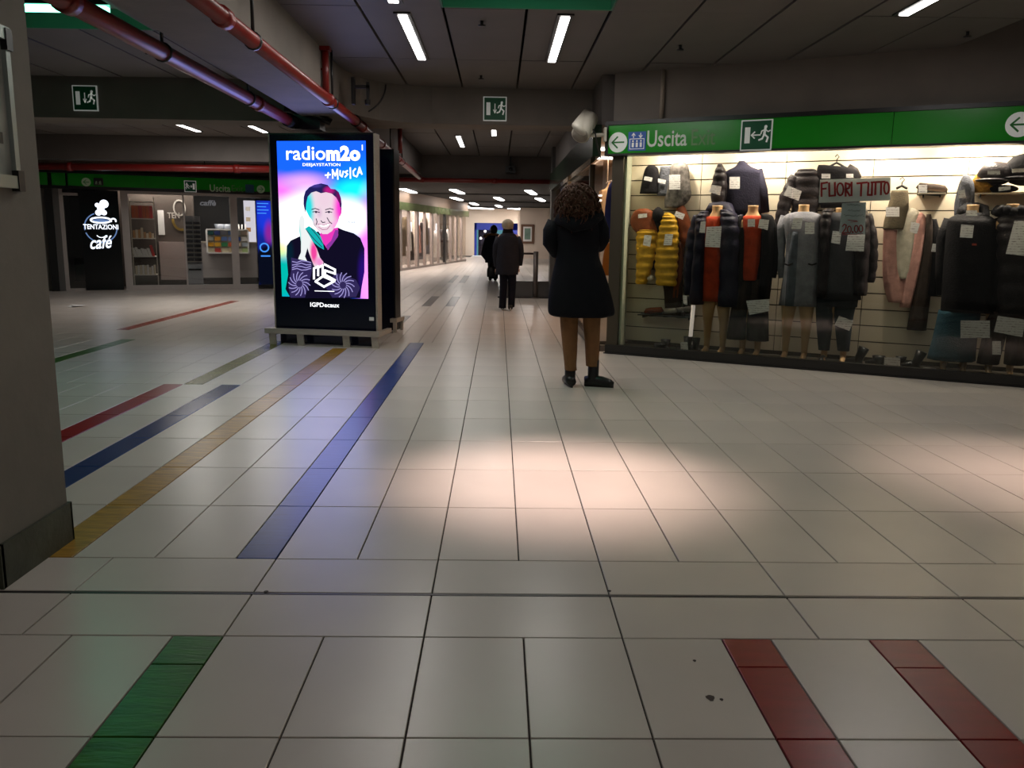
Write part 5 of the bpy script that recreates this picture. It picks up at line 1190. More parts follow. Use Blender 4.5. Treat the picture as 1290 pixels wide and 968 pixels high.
for q in ((ua-.02, ua+.01, z0, z1), (ub-.01, ub+.02, z0, z1), (ua, ub, z0-.02, z0+.01), (ua, ub, z1-.01, z1+.02)):
    b = MB(CAFE); b.box(q[0], q[1], CVV-.2, CVV-.035, q[2], q[3]); build('frame', b, M_WH, t)
cols = [[(60, 130, 130), (90, 110, 190), (200, 200, 210), (120, 150, 200), (230, 230, 230), (240, 220, 200)], [(170, 170, 160), (214, 150, 40), (90, 120, 180), (120, 140, 190), (60, 90, 170), (220, 216, 210)], [(222, 160, 30), (226, 170, 40), (60, 140, 90), (214, 100, 60), (220, 200, 180), (170, 180, 190)], [(190, 180, 150), (180, 60, 50), (200, 190, 160), (190, 170, 140), (190, 184, 160), (160, 180, 120)]]
for r_ in range(4):
    for c_ in range(6):
        w = (ub-ua)/6; h = (z1-z0)/4; u = ua+w*c_; z = z1-h*(r_+1)
        b = MB(CAFE); b.box(u+.012, u+w-.012, CVV-.16, CVV-.121, z+.012, z+h-.03); build('packet', b, mat('pk_%d_%d' % (r_, c_), cols[r_][c_], .5), t, label='packet in a colour of its own')
# machines and bottles on the counter
for k, px in enumerate((277, 286)):
    u, z = C(px, 290, CVV+.35); t = thing('coffee_grinder', ['coffee grinder with a clear hopper standing behind the display', 'second coffee grinder, on the side of the door post'][k], 'grinder', CAFE.w(u, CVV+.35, 1.01))
    b = MB(CAFE); b.tube([(u, CVV+.35, 1.01), (u, CVV+.35, 1.2)], .07, 12); build('body', b, M_STEEL, t)
    b = MB(CAFE); b.tube([(u, CVV+.35, 1.2), (u, CVV+.35, 1.28), (u, CVV+.35, 1.42)], [.05, .10, .12], 12); build('hopper', b, mat('hopper_grey', (150, 156, 168), .2), t)
for k, px in enumerate((301, 305, 309.5)):
    u, z = C(px, 290, CVV+.2); b = MB(CAFE); b.tube([(u, CVV+.2, 1.01), (u, CVV+.2, 1.22), (u, CVV+.2, 1.28), (u, CVV+.2, 1.42)], [.04, .04, .016, .014], 10)
    build('white_bottle', b, mat('bottle_pale', (220, 216, 210), .3), label=ORD[k]+' slim white bottle from the left on the cafe counter', cat='bottle', group='white bottles on the cafe counter')
u, z = C(316, 280, CVV+.8); b = MB(CAFE); b.box(u-.14, u+.2, CVV+.9, CVV+.95, 1.0, 2.0); build('lit_fridge_door', b, emis('cool_panel', (235, 225, 235), 1.4), label='glowing white fridge door behind the counter beside the blue screen', cat='fridge')
for zz in (1.25, 1.5, 1.75): b = MB(CAFE); b.box(u-.1, u+.0, CVV+.86, CVV+.895, zz, zz+.1); build('drink_carton', b, pc[int(zz*4) % 3], label={1.25: 'lowest', 1.5: 'middle', 1.75: 'topmost'}[zz]+' small carton in front of the glowing fridge', cat='carton', group='cartons at the fridge')
u, z = C(272, 248, 1.0); b = MB(CAFE); b.box(u-.5, u+.45, .9, 1.0, 2.28, 2.32); build('ceiling_strip', b, emis('cafe_strip', (255, 200, 190), 1.2), label='pinkish light strip under the cafe ceiling', cat='light')
ua, z0 = C(252, 259, DEP-.05); ub, z1 = C(272, 254, DEP-.05); b = MB(CAFE); add_text(b, 'caffè', ua, ub, z0, z1+.03, DEP-.02, bold=.03, shear=.2); build('wall_lettering', b, mat('grey_letter', (150, 150, 160), .5, emit=.3), label='blurred pale handwriting on the black cafe wall', cat='lettering')
# blue totem screen
ua, za = C(321, 252, -.05); ub = ua+.36
t = thing('blue_totem', 'blue glowing totem screen at the cafe door next to the advertising screen', 'totem', CAFE.w(ua+.18, -.1, 0))
b = MB(CAFE); b.box(ua, ub+.1, -.16, -.04, .03, 1.96); build('cabinet', b, mat('sign_black', (8, 9, 14), .2), t)
bm = blend_emission('totem_picture', (20, 40, 150), [(.5, .8, .8, .3, (30, 60, 230), .3), (.6, .62, .35, .2, (150, 40, 160), .2), (.85, .6, .2, .25, (40, 180, 220), .2), (.5, .2, .9, .33, (10, 14, 30), .7)], .9, CAFE, ua, .6, .3, 1.3)
uvplane('screen', CAFE, ua+.01, ub+.08, .1, 1.93, -.162, bm, t)
b = MB(CAFE); u, z = C(333, 312, -.16); ringmb(b, (u+.0, z), .09, .03, -.17, -.1655, 18); b.box(u-.08, u+.12, -.17, -.1655, z-.2, z-.17)
for k in range(4): b.box(u-.12, u+.12-.05*(k % 2), -.17, -.1655, 1.86-.07*k, 1.88-.07*k)
build('print', b, emis('totem_cyan', (70, 150, 255), 1.0), t)
# crumpled paper on the floor
P = gnd(94, 387); b = MB(); rn = random.Random(2)
b.add_mesh([Vector((P.x+rn.uniform(-.12, .12), P.y+rn.uniform(-.2, .2), rn.uniform(.0, .04))) for _ in range(9)], [(0, 1, 2), (1, 3, 4), (2, 4, 5), (3, 5, 6), (6, 7, 8), (0, 4, 8), (1, 5, 7)])
build('paper_scrap', b, M_WH, label='crumpled white paper scrap on the floor in front of the cafe', cat='litter')
for (px, py, s_) in ((895, 880, .012), (909, 882, .005), (875, 833, .005), (335, 746, .008), (768, 745, .006)):
    P = gnd(px, py); b = MB(); b.flat([(P.x+s_*math.cos(a)*(1+.3*math.sin(3*a)), P.y+s_*1.3*math.sin(a)) for a in [i/10*2*PI for i in range(10)]], .0002, .0012)
    build('floor_stain', b, mat('dark_stain', (64, 52, 46), .8), floor)

# ================================================================ frame on the near pillar
FR = Frame(-1.795, 2.884, 0, 1)      # u = along Y, depth axis = -X (into the pillar)
t = thing('notice_board', 'aluminium framed notice board hanging on the grey pillar', 'notice board', (-1.79, 2.97, 1.6))
def PF(px, py): 
    d = ray(px, py); s = (-1.785)/d.x; p = EYE+d*s; return p.y-2.884, p.z
yA, zA = PF(23, 226); yT, zTT = PF(12, 50)
b = MB(FR); b.box(-.0+.005, yA, -.006, -.001, zA, zTT); build('sheet', b, mat('notice_sheet', (150, 152, 146), .5, noise=.3, scale=5), t)
b = MB(FR); b.box(yA-.028, yA, -.022, -.001, zA, zTT); build('frame_side', b, mat('frame_alu', (160, 168, 164), .35, metal=.6), t)
b = MB(FR); b.box(.005, yA, -.026, -.001, zA-.035, zA+.01); build('frame_bottom', b, mat('frame_alu', (160, 168, 164), .35, metal=.6), t)
b = MB(FR); b.box(.005, yA, -.026, -.001, zTT-.01, zTT+.035); build('frame_top', b, mat('frame_alu', (160, 168, 164), .35, metal=.6), t)
for z in (zA-.0, zTT): b = MB(FR); b.box(yA-.03, yA+.008, -.03, -.001, z-.045, z+.03); build('frame_corner', b, M_BLK, t)
b = MB(FR); b.box(yA-.10, yA-.07, -.008, -.0062, zA+.12, zA+.16); build('print_mark', b, M_BLK, t)

# ================================================================ corridor
M_GLS2 = glass_mat('corridor_glass', (240, 236, 232), .35)
Lf = LWALL
fa = MB(Lf); fa.box(LW0, 20.4, -.1, .1, 2.02, 2.28); t = build('corridor_sign_band', fa, mat('corridor_band', (112, 124, 84), .12, noise=.25, scale=1.5), label='glossy greenish sign band over the corridor shopfronts', cat='sign band')
b = MB(Lf); b.box(LW0, 20.4, -.05, .1, 2.28, 2.7); struct('wall_shopfront_top', b, mat('corridor_beige', (150, 128, 110), .6))
M_POSTW = mat('post_pinkish', (158, 146, 140), .45, metal=.2)
kinds = []
u = 0.0; k = 0
unit = 2.25
lab = ['bright shopfront with glass doors, first beyond the dark screen', 'bright glass shopfront next to the first, before the black post', 'glass shopfront just beyond the black post in the corridor', 'middle glass shopfront along the corridor', 'glass shopfront before the second black post', 'narrow looking glass shopfront further down the corridor', 'glass shopfront near the end of the corridor', 'last glass shopfront before the blue entrance', 'shopfront at the very end of the left-hand corridor wall']
for k in range(2, 9):
    ua, ub = k*unit+.005, (k+1)*unit-.005
    t = thing('shopfront', lab[k], 'shopfront', Lf.w((ua+ub)/2, 0, 0))
    for du, dn in ((.0, 1.2), (1.2, 2.24)):
        b = MB(Lf); w = .22 if du == 0 else .07; b.box(ua+du, ua+du+w, -.02, .08, 0, 2.02); build('post', b, M_BLK if (du == 0 and k in (3, 7)) else M_POSTW, t)
        b = MB(Lf); b.box(ua+du+w, ua+dn, .02, .03, .08, 2.02); build('glass_pane', b, M_GLS2, t)
        b = MB(Lf); b.box(ua+du+w, ua+dn, -.01, .06, 0, .08); build('sill', b, M_POSTW, t)
    # things inside: rail of clothes / lit panel
    rr = random.Random(k)
    for q_ in range(5):
        uu = ua+.3+q_*.4; h = rr.uniform(1.0, 1.6); mt = [M_OFFW, M_SCARF, M_PINK, M_CHAR, M_WH, M_TAUPE][rr.randrange(6)]
        b = MB(Lf); b.loft([(h+.3, uu-.05, uu+.05, .75, .04), (h+.2, uu-.16, uu+.16, .75, .1), (h-.3, uu-.15, uu+.15, .75, .12), (h-.8, uu-.17, uu+.17, .75, .13)], n=12, fold=.08); build('displayed_garment', b, mt, t)
    b = MB(Lf); b.box(ua+.5, ua+.62, 1.22, 1.29, .4, 1.9); build('lit_panel', b, emis('lit_panel', (250, 245, 255), 3.0), t)
    b = MB(Lf); b.box(ua+1.55, ua+1.62, 1.22, 1.29, .5, 1.7); build('lit_panel', b, emis('lit_panel', (250, 245, 255), 3.0), t)
for uu, e in ((6.8, 200), (11.5, 230), (17.2, 250)):
    area('shopfront_lamp', Lf.w(uu, .7, 2.55), 4.0, .5, e, (1.0, .93, .90), rot=(0, 0, math.atan2(Lf.d.y, Lf.d.x)))
b = MB(Lf); b.box(LW0, 20.4, .1, 1.3, 2.62, 2.68); struct('ceiling_shops', b, mat('shop_ceiling2', (200, 180, 165), .5))
# blue entrance at the very end
EN = Frame(0, 48.6, 1, 0)
ua, z1 = EN.at(598, 281); ub, _ = EN.at(652, 281)
t = thing('blue_entrance', 'blue framed lit glass entrance at the far end of the corridor', 'entrance', EN.w((ua+ub)/2, 0, 0))
for q in ((ua, ub, z1-.38, z1), (ua, ua+.12, 0, z1), (ua+1.0, ua+1.25, 0, z1-.38), (ub-.3, ub, 0, z1)):
    b = MB(EN); b.box(q[0], q[1], -.1, .1, q[2], q[3]); build('blue_frame', b, mat('entrance_blue', (24, 44, 140), .4, emit=.15), t)
for q in ((ua+.12, ua+1.0), (ua+1.25, ub-.3)): b = MB(EN); b.box(q[0], q[1], 0, .03, 0, z1-.38); build('glass_pane', b, M_GLS2, t)
b = MB(EN); b.box(ua, ub, .7, .75, 0, z1); build('lit_interior', b, emis('interior_cyan', (110, 180, 200), .8), t)
b = MB(EN); b.box(ua+1.5, ua+2.0, .4, .6, 0, .9); build('green_bin', b, mat('green_bin', (40, 140, 80), .5), t)
b = MB(EN); b.box(ua+.2, ua+.9, .5, .6, 0, 2.0); build('dark_display', b, mat('dark_display', (30, 30, 60), .5), t)
for (x, z) in ((.35, 1.0), (.6, 1.4), (.75, .8), (1.7, 1.6)):
    b = MB(EN); b.ell((ua+x, .35, z), (.06, .06, .06), 8, 6); build('small_lamp', b, M_LED, t)
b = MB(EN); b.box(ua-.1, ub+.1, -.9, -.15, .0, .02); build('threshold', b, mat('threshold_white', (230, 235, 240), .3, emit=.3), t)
b = MB(EN); b.box(ua-.02, ub+.02, -.1, .1, z1+.01, 2.66); b.box(ua-2.2, ua-.02, -.1, .1, 0, 2.66); b.box(ub+.02, 2.0, .6, .7, 0, 2.66); struct('wall_end', b, mat('far_cream', (222, 206, 190), .6))
# cream end wall with framed poster
WH = Frame(0, 44.5, 1, 0)
ua, z1 = WH.at(655, 276); ub, _ = WH.at(697, 276)
b = MB(WH); b.box(ua, ub+2.5, 0, .15, 0, 2.66); struct('wall_cream', b, mat('far_cream', (222, 206, 190), .6))
ua, za = WH.at(656, 307, -.02); ub, zb = WH.at(673, 283, -.02)
t = thing('framed_poster', 'brown framed pale green poster on the cream end wall', 'poster', WH.w((ua+ub)/2, -.02, za))
b = MB(WH); b.box(ua, ub, -.06, -.001, za, zb); build('frame', b, mat('frame_brown', (110, 78, 58), .5), t)
b = MB(WH); b.box(ua+.12, ub-.12, -.07, -.061, za+.12, zb-.12); build('mat_board', b, M_WH, t)
b = MB(WH); b.box(ua+.19, ub-.19, -.075, -.0705, za+.22, zb-.2); build('print', b, mat('print_green', (120, 150, 136), .5, noise=.3, scale=3), t)
# barrier beside the corridor pillar
Pp = gnd(675, 376)
t = thing('barrier', 'low barrier with a grey post, thin rail and dark lower panel beside the pillar', 'barrier', (Pp.x, Pp.y, 0))
BR = Frame(0, Pp.y, 1, 0)
ul, zt = BR.at(672, 317); ur, _ = BR.at(678.5, 317)
M_POST = mat('post_grey', (96, 88, 84), .4, metal=.4)
b = MB(BR); b.tube([((ul+ur)/2, 0, 0), ((ul+ur)/2, 0, zt)], (ur-ul)/2*.95, 14); b.tube([((ul+ur)/2, 0, 0), ((ul+ur)/2, 0, .02)], .09, 14); build('post', b, M_POST, t)
u2, zr = BR.at(627, 376); u3, z3 = BR.at(655, 319.5)
b = MB(BR); b.tube([(u2+.1, .05, z3), (ul, .0, z3-.0)], .02, 8); build('rail', b, mat('rail_brown', (60, 44, 40), .4), t)
_, zp = BR.at(665, 354.5); b = MB(BR); b.box(u2+.15, 1.03, .0, .03, .03, zp); build('lower_panel', b, mat('smoked_panel', (70, 68, 68), .15), t)
b = MB(BR); b.box(u2, 1.03, -.02, .04, .0, .03); build('base_rail', b, M_BLK, t)
b = MB(BR); b.tube([(u2+.1, .05, .03), (u2+.1, .05, z3)], .022, 8); build('far_post', b, M_POST, t)

# ================================================================ people
M_FLESH = mat('skin', (196, 150, 126), .55, noise=.08, scale=12)
def skin_body(parent, P, E, Rr, root, material, name='body', sub=1):
    """one continuous surface grown around a skeleton; P joints (world), E edges, Rr radii"""
    org = parent.matrix_world.translation
    names = list(P); me = bpy.data.meshes.new(name); me.from_pydata([Vector(P[n])-org for n in names], [(names.index(a), names.index(b)) for a, b in E], [])
    o = bpy.data.objects.new(name, me); COL.objects.link(o); o.parent = parent
    sk = o.modifiers.new('Skin', 'SKIN'); sk.use_smooth_shade = True
    lay_ = me.skin_vertices[0] if me.skin_vertices else None
    if lay_ is None:
        bm = bmesh.new(); bm.from_mesh(me); bm.verts.layers.skin.verify(); bm.to_mesh(me); bm.free(); lay_ = me.skin_vertices[0]
    for i, n in enumerate(names):
        r = Rr[n]; lay_.data[i].radius = r if isinstance(r, tuple) else (r, r); lay_.data[i].use_root = (n == root)
    ss = o.modifiers.new('Sub', 'SUBSURF'); ss.levels = sub; ss.render_levels = sub
    dg = bpy.context.evaluated_depsgraph_get(); new = bpy.data.meshes.new_from_object(o.evaluated_get(dg))
    o.modifiers.clear(); o.data = new; new.materials.clear(); new.materials.append(material)
    for p in new.polygons: p.use_smooth = True
    return o
def person(label, fr, u0, H, group=None):
    return thing('person', label, 'person', fr.w(u0, 0, 0), group)
def make_figure(t, fr, u0, H, arms, lean=0.0, legs=((-.085, 0), (.085, 0)), foot=((0, .10), (0, .10))):
    """standing figure seen from behind (faces +v). arms: dict side -> (elbow, wrist) as (u, v, z)"""
    w = lambda u, v, z: fr.w(u0+u, v, z)
    s = H/1.65
    P = {'pelvis': w(0, 0, .88*s), 'waist': w(0, 0, 1.02*s), 'chest': w(lean*.5, .01, 1.22*s), 'upper': w(lean, .01, 1.34*s), 'neck': w(lean, .02, 1.42*s), 'head': w(lean, .035, 1.50*s), 'crown': w(lean, .03, 1.58*s)}
    Rr = {'pelvis': (.14*s, .11*s), 'waist': (.115*s, .095*s), 'chest': (.14*s, .10*s), 'upper': (.12*s, .085*s), 'neck': .05*s, 'head': (.075*s, .085*s), 'crown': (.07*s, .08*s)}
    E = [('pelvis', 'waist'), ('waist', 'chest'), ('chest', 'upper'), ('upper', 'neck'), ('neck', 'head'), ('head', 'crown')]
    for k, sg in (('L', -1), ('R', 1)):
        el, wr = arms[k]
        P['sh'+k] = w(lean+sg*.17*s, .0, 1.34*s); P['el'+k] = w(*el); P['wr'+k] = w(*wr)
        Rr['sh'+k] = .055*s; Rr['el'+k] = .040*s; Rr['wr'+k] = .026*s
        E += [('upper', 'sh'+k), ('sh'+k, 'el'+k), ('el'+k, 'wr'+k)]
        q = (P['wr'+k]-P['el'+k]).normalized(); P['pa'+k] = P['wr'+k]+q*.055*s; Rr['pa'+k] = (.036*s, .016*s); E.append(('wr'+k, 'pa'+k))
        du, dv = legs[0 if sg < 0 else 1]; fx, fv = foot[0 if sg < 0 else 1]
        P['hip'+k] = w(sg*.08*s, 0, .84*s); P['kn'+k] = w(du*1.0, dv*.5+.01, .46*s); P['an'+k] = w(du, dv, .085*s); P['to'+k] = w(du+fx, dv+fv, .03)
        Rr['hip'+k] = .085*s; Rr['kn'+k] = .055*s; Rr['an'+k] = .036*s; Rr['to'+k] = (.032, .024)
        E += [('pelvis', 'hip'+k), ('hip'+k, 'kn'+k), ('kn'+k, 'an'+k), ('an'+k, 'to'+k)]
    b = skin_body(t, P, E, Rr, 'pelvis', M_FLESH)
    # fingers, curled round what the hand holds
    for k in 'LR':
        q = (P['pa'+k]-P['wr'+k]).normalized(); side = q.cross(Vector((0, 0, 1)));
        side = side.normalized() if side.length > .1 else Vector((1, 0, 0)); dn = q.cross(side).normalized()
        m_ = MB(); 
        for i, L in enumerate((.062, .07, .066, .052)):
            a = P['pa'+k]+side*(-.024+.016*i)*s; c = a+q*L*.45*s; d = c+(q*.5+dn*.8)*L*.4*s; e = d+(dn-q*.2)*L*.28*s
            m2 = MB(); m_.tube([tuple(a), tuple(c), tuple(d), tuple(e)], [.009, .0085, .008, .006], 6)
        a = P['wr'+k]+q*.02*s+side*(-.03)*s; m_.tube([tuple(a), tuple(a-side*.02*s+q*.025*s), tuple(a-side*.022*s+q*.055*s+dn*.01)], [.011, .010, .007], 6)
        org = t.matrix_world.translation
        build('hand_fingers', m_, M_FLESH, t)
    # face on the front of the head
    hd = P['head']; nn = fr.n; f = MB(fr); hu = (hd-fr.o).dot(fr.d); hv = (hd-fr.o).dot(fr.n)
    f.ell((hu, hv+.02, hd.z+.02), (.072*s, .088*s, .112*s), 16, 12); f.tube([(hu, hv+.10*s, hd.z+.04*s), (hu, hv+.125*s, hd.z), (hu, hv+.10*s, hd.z-.01*s)], [.010, .014, .012], 6)
    for sg in (-1, 1): f.ell((hu+sg*.074*s, hv+.01, hd.z+.01), (.012, .022, .032), 8, 6)
    build('face', f, M_FLESH, t)
    f = MB(fr)
    for sg in (-1, 1): f.ell((hu+sg*.03*s, hv+.098*s, hd.z+.035*s), (.012, .008, .007), 8, 6)
    build('eyes', f, M_BLK, t)
    f = MB(fr); f.ell((hu, hv+.098*s, hd.z-.04*s), (.024, .008, .007), 8, 6); build('mouth', f, mat('lips', (160, 80, 80), .5), t)
    return P

# woman with curly hair seen from behind
g0 = gnd(735, 487); PW = Frame(0, g0.y, 1, 0); uw = PW.at(730, 400)[0]
t = person('person with curly auburn hair in a long dark coat and tan trousers beside the shop', PW, uw, 1.68)
def wp(px, py, v=0): u, z = PW.at(px, py, v); return (u-uw, v, z)
uLf, uRf = wp(718, 480)[0], wp(747, 480)[0]
make_figure(t, PW, uw, 1.66, {'L': (wp(699, 314, .02), wp(712, 296, .30)), 'R': (wp(757, 306, .02), wp(744, 290, .30))}, legs=((uLf, 0), (uRf, .01)), foot=((-.01, .09), (.07, .05)))
M_COAT = cloth('dark_navy_coat', (11, 11, 18), bump=.25, noise=.15); M_TAN = cloth('tan_trousers', (128, 92, 60), noise=.15, scale=9)
b = MB(PW); b.loft(rows(.02, .15, [(265, 716, 746, .07), (269, 708, 754, .11), (277, 699, 757, .135), (292, 697, 758, .15), (308, 700, 756, .15), (322, 701, 754, .15), (340, 697, 760, .17), (360, 693, 766, .19), (380, 690, 771, .21), (394, 690, 773, .22), (398, 696, 768, .21)], PW), n=40, fold=.035, nf=7, sq=2.2)
build('coat', b, M_COAT, t)
b = MB(PW)
for k in range(17):
    pass
b.tube([wp(704, 282, .06)[:0] or (uw+wp(702, 281)[0], .08, wp(702, 281)[2]), (uw+wp(706, 274)[0], -.10, wp(706, 276)[2]), (uw+wp(722, 276)[0], -.17, wp(722, 283)[2]), (uw+wp(740, 272)[0], -.15, wp(740, 280)[2]), (uw+wp(753, 268)[0], -.06, wp(753, 271)[2]), (uw+wp(755, 272)[0], .06, wp(755, 272)[2])], [.03, .055, .065, .06, .05, .03], 12)
build('hood', b, M_COAT, t)
for nm, P_, rr in (('sleeve', [(700, 280, 0), (695, 292, 0), (694, 306, 0), (700, 316, .03), (706, 308, .16), (711, 297, .28)], [.07, .075, .07, .062, .052, .042]), ('sleeve', [(752, 276, 0), (757, 290, 0), (758, 302, 0), (755, 309, .04), (750, 302, .16), (745, 291, .28)], [.07, .07, .066, .06, .052, .042])):
    b = MB(PW); b.tube([pt(x, y, v, PW) for x, y, v in P_], rr, 14); build(nm, b, M_COAT, t)
b = MB(PW); b.loft(rows(.02, .14, [(340, 697, 699, .01), (352, 694, 697, .01)], PW)); 
for nm, R_ in (('trouser_leg', [(392, 705, 729, .09), (410, 706, 728, .085), (440, 709, 727, .075), (458, 711, 726, .065), (466, 711.5, 726.5, .065)]), ('trouser_leg', [(392, 734, 757, .09), (410, 735, 756, .085), (435, 737, 755, .075), (454, 738, 754, .065), (461, 738.5, 753.5, .065)])):
    b = MB(PW); b.loft(rows(.01, .08, R_, PW), n=22, fold=.03, nf=4, amp=.1); build(nm, b, M_TAN, t)
def ankle_boot(fr, u, v, du, dv, zt, parent, L=.24, r=.048, mt=None):
    b = MB(fr); d = Vector((du, dv)); d.normalize()
    b.tube([(u, v, zt), (u, v, .10), (u, v+.0, .055)], [r, r*.98, r*.95], 14); b.tube([(u-d.x*.07, v-d.y*.07, .05), (u, v, .06), (u+d.x*.08, v+d.y*.08, .052), (u+d.x*.15, v+d.y*.15, .036), (u+d.x*.18, v+d.y*.18, .028)], [.038, .047, .043, .036, .018], 12)
    o = build('ankle_boot', b, mt or M_SHOE, parent)
    b = MB(fr); b.tube([(u-d.x*.075, v-d.y*.075, .012), (u, v, .012), (u+d.x*.1, v+d.y*.1, .012), (u+d.x*.18, v+d.y*.18, .012)], [.036, .04, .045, .02], 12, .26); build('sole', b, M_BLK, o, shift=parent.matrix_world.translation)
    return o
ankle_boot(PW, uw+uLf, 0.0, -.15, .9, .22, t); ankle_boot(PW, uw+uRf, .0, .9, -.25, .235, t)
# curly hair
hr = random.Random(11); b = MB(PW); hc = (uw+wp(727, 258)[0], -.04, wp(727, 257)[2])
b.ell(hc, (.155, .165, .158), 20, 14, .06, 7)
for i in range(520):
    a = hr.uniform(0, 2*PI); e = math.asin(hr.uniform(-.95, 1)); 
    d = Vector((math.cos(e)*math.cos(a), math.cos(e)*math.sin(a), math.sin(e)))
    if d.z < -.2 and d.y > .3: continue
    st = Vector(hc)+Vector((d.x*.15, d.y*.165, d.z*.155)); pts = []; rad = hr.uniform(.010, .018); ph = hr.uniform(0, 6)
    side = d.cross(Vector((0, 0, 1))); side = side.normalized() if side.length > .1 else Vector((1, 0, 0)); up = side.cross(d)
    Lh = hr.uniform(.06, .105)
    for q_ in range(9):
        tt = q_/8; c_ = st+d*Lh*tt*.55+Vector((0, 0, -1))*Lh*.55*tt*tt
        pts.append(tuple(c_+side*math.cos(ph+tt*9)*rad+up*math.sin(ph+tt*9)*rad))
    b.tube(pts, [.0075-.0045*q_/8 for q_ in range(9)], 5)
build('curly_hair', b, mat('auburn_hair', (74, 48, 36), .7, noise=.4, scale=30, spec=.15), t)
b = MB(PW); c_ = pt(728, 300, .37, PW); b.box(c_[0]-.04, c_[0]+.04, .385, .393, c_[2]-.075+.03, c_[2]+.075+.03); build('phone', b, M_BLK, t)

# man with pale knitted hat walking away
g1 = gnd(638, 391); PM = Frame(0, g1.y, 1, 0); um = PM.at(640, 340)[0]
t = person('person walking away in a dark grey jacket, navy trousers and a pale knitted hat', PM, um, 1.5)
def mp(px, py, v=0): u, z = PM.at(px, py, v); return (u-um, v, z)
Hm = mp(639, 277)[2]
make_figure(t, PM, um, Hm+.0, {'L': (mp(625, 322, 0), mp(627, 338, .08)), 'R': (mp(655, 318, 0), mp(653, 336, .10))}, legs=((mp(633, 385)[0], .0), (mp(644, 388)[0], .0)), foot=((-.0, .10), (0, .10)))
M_JKT = cloth('dark_grey_jacket', (40, 41, 50), noise=.15, scale=8); M_TRS = cloth('dark_navy_trousers', (18, 19, 32), noise=.1)
b = MB(PM); b.loft(rows(0, .14, [(293, 634, 646, .08), (296, 630, 650, .11), (301, 627, 653, .13), (315, 626, 654, .15), (332, 625, 654, .16), (346, 624, 652, .16)], PM), n=28, fold=.03); build('jacket', b, M_JKT, t)
b = MB(PM); b.loft(rows(0, .08, [(288, 634, 645.5, .07), (292, 633, 646.5, .085), (296, 632, 648, .09)], PM), n=18); build('collar', b, M_BLACK, t)
for P_ in ([(629, 299, 0), (625.5, 310, 0), (624.5, 322, 0), (626, 336, .05)], [(651, 299, 0), (655, 310, 0), (656, 320, 0), (654.5, 334, .05)]):
    b = MB(PM); b.tube([pt(x, y, v, PM) for x, y, v in P_], [.06, .062, .056, .048], 12); build('sleeve', b, M_JKT, t)
for R_ in ([(344, 629, 640, .09), (360, 629.5, 639, .08), (388, 628.5, 637.5, .07)], [(344, 639, 650.5, .09), (360, 640, 650, .08), (387, 640, 648, .07)]):
    b = MB(PM); b.loft(rows(.0, .08, R_, PM), n=18, fold=.03, nf=4); build('trouser_leg', b, M_TRS, t)
b = MB(PM); c_ = pt(639.7, 283.5, .0, PM); b.ell(c_, (.102, .11, .10), 20, 12, .02, 9); build('knitted_hat', b, cloth('pale_knit', (176, 166, 146), bump=.6), t)
M_SNK = mat('sneaker_white', (190, 186, 182), .6)
for (px, vv) in ((633, .06), (643, -.02)):
    u = PM.at(px, 390)[0]; b = MB(PM); b.tube([(u, vv-.07, .055), (u, vv, .065), (u, vv+.1, .055), (u, vv+.18, .03)], [.042, .046, .042, .02], 12); o = build('sneaker', b, M_SHOE, t)
    b = MB(PM); b.tube([(u, vv-.10, .016), (u, vv, .016), (u, vv+.12, .016), (u, vv+.19, .014)], [.036, .043, .045, .02], 12, .34); build('sole', b, M_SNK, o, shift=t.matrix_world.translation)
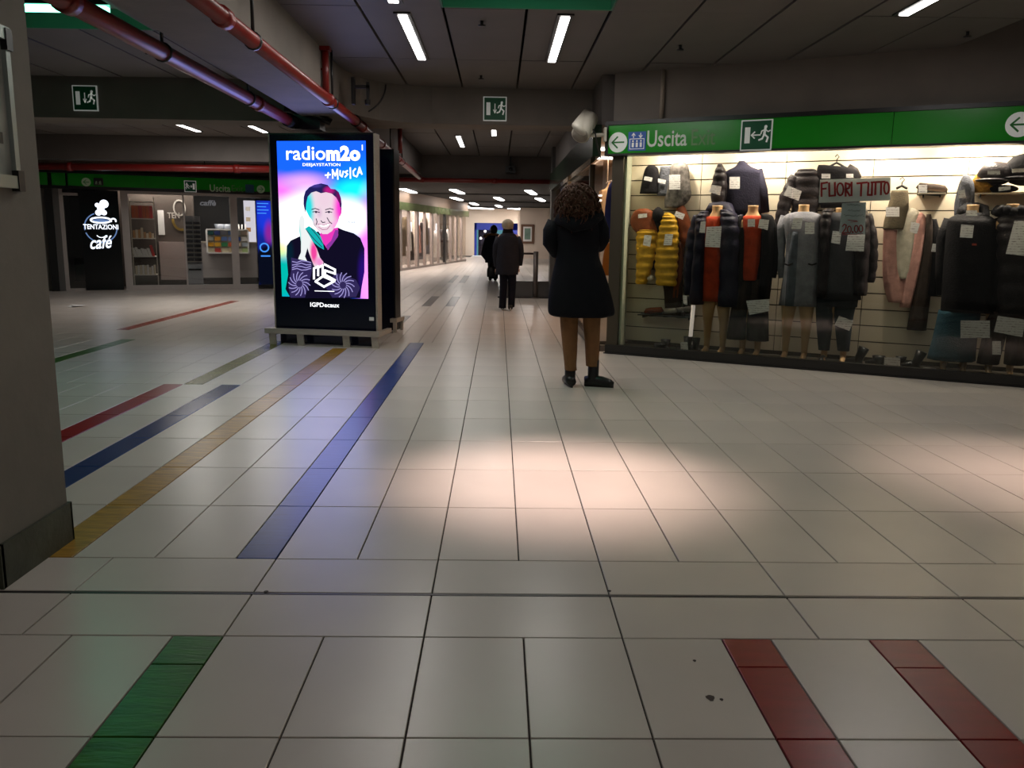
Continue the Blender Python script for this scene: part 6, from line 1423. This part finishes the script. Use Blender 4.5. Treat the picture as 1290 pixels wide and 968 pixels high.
# woman with fur hood further on
g2 = gnd(621, 354); PF2 = Frame(0, g2.y, 1, 0); uf = PF2.at(621, 320)[0]
t = person('person with dark hair in a dark coat with a brown fur-trimmed hood', PF2, uf, 1.5)
def fp(px, py, v=0): u, z = PF2.at(px, py, v); return (u-uf, v, z)
Hf = fp(622, 283)[2]
make_figure(t, PF2, uf, Hf, {'L': (fp(610, 322, 0), fp(616, 328, .12)), 'R': (fp(630, 318, 0), fp(628, 330, .1))}, legs=((-.09, .0), (.09, .1)))
M_CT2 = cloth('black_blue_coat', (24, 28, 42), noise=.12)
b = MB(PF2); b.loft(rows(0, .15, [(296, 616, 628, .09), (300, 612, 630, .13), (310, 612, 631, .15), (322, 611, 631, .17), (331, 611, 630, .17)], PF2), n=26, fold=.03); build('coat', b, M_CT2, t)
b = MB(PF2); b.loft(rows(0, .12, [(329, 614, 628, .13), (342, 615, 628, .12), (351, 616, 627, .11)], PF2), n=22, fold=.03); build('skirt', b, M_BLACK, t)
for P_ in ([(614, 300, 0), (611.5, 310, 0), (609.5, 321, 0), (614, 328, .08)], [(629, 300, 0), (631, 312, 0), (631, 322, 0), (629, 329, .06)]):
    b = MB(PF2); b.tube([pt(x, y, v, PF2) for x, y, v in P_], [.07, .075, .085, .05], 12); build('sleeve', b, M_CT2, t)
b = MB(PF2); c_ = pt(622, 289.5, 0, PF2); b.ell(c_, (.105, .11, .13), 16, 12, .04); build('hair', b, mat('black_hair', (20, 17, 18), .5), t)
b = MB(PF2)
for i in range(70):
    a = i/70*2*PI; q_ = pt(617.5+7.5*math.cos(a), 297.5+1.8*math.sin(a), .10*math.sin(a)-.02, PF2); b.tube([q_, (q_[0]+hr.uniform(-.05, .05), q_[1]+hr.uniform(-.05, .03), q_[2]+hr.uniform(-.05, .05))], [.03, .008], 5)
build('fur_trim', b, cloth('brown_fur', (120, 92, 58), bump=.8), t)
for du in (-.07, .07): b = MB(PF2); b.tube([(uf+du, .0, .16), (uf+du, 0, .05), (uf+du, .12, .035), (uf+du, .18, .025)], [.05, .045, .04, .02], 10); build('boot', b, M_SHOE, t)
tb = thing('handbag', 'black handbag hanging from the arm of the fur-hooded person', 'bag', PF2.w(uf-.08, -.2, fp(618, 350)[2]))
b = MB(PF2); b.loft(rows(-.20, .07, [(336, 615, 622, .05), (340, 613.5, 624, .07), (349, 613.5, 624, .07)], PF2), n=16); build('bag_body', b, M_BLK, tb)
b = MB(PF2); b.tube([pt(616, 337, -.2, PF2), pt(617, 330, -.16, PF2), pt(619, 328, -.14, PF2), pt(621, 331, -.16, PF2), pt(621.5, 337, -.2, PF2)], .012, 6); build('bag_handle', b, M_SHOE, tb)
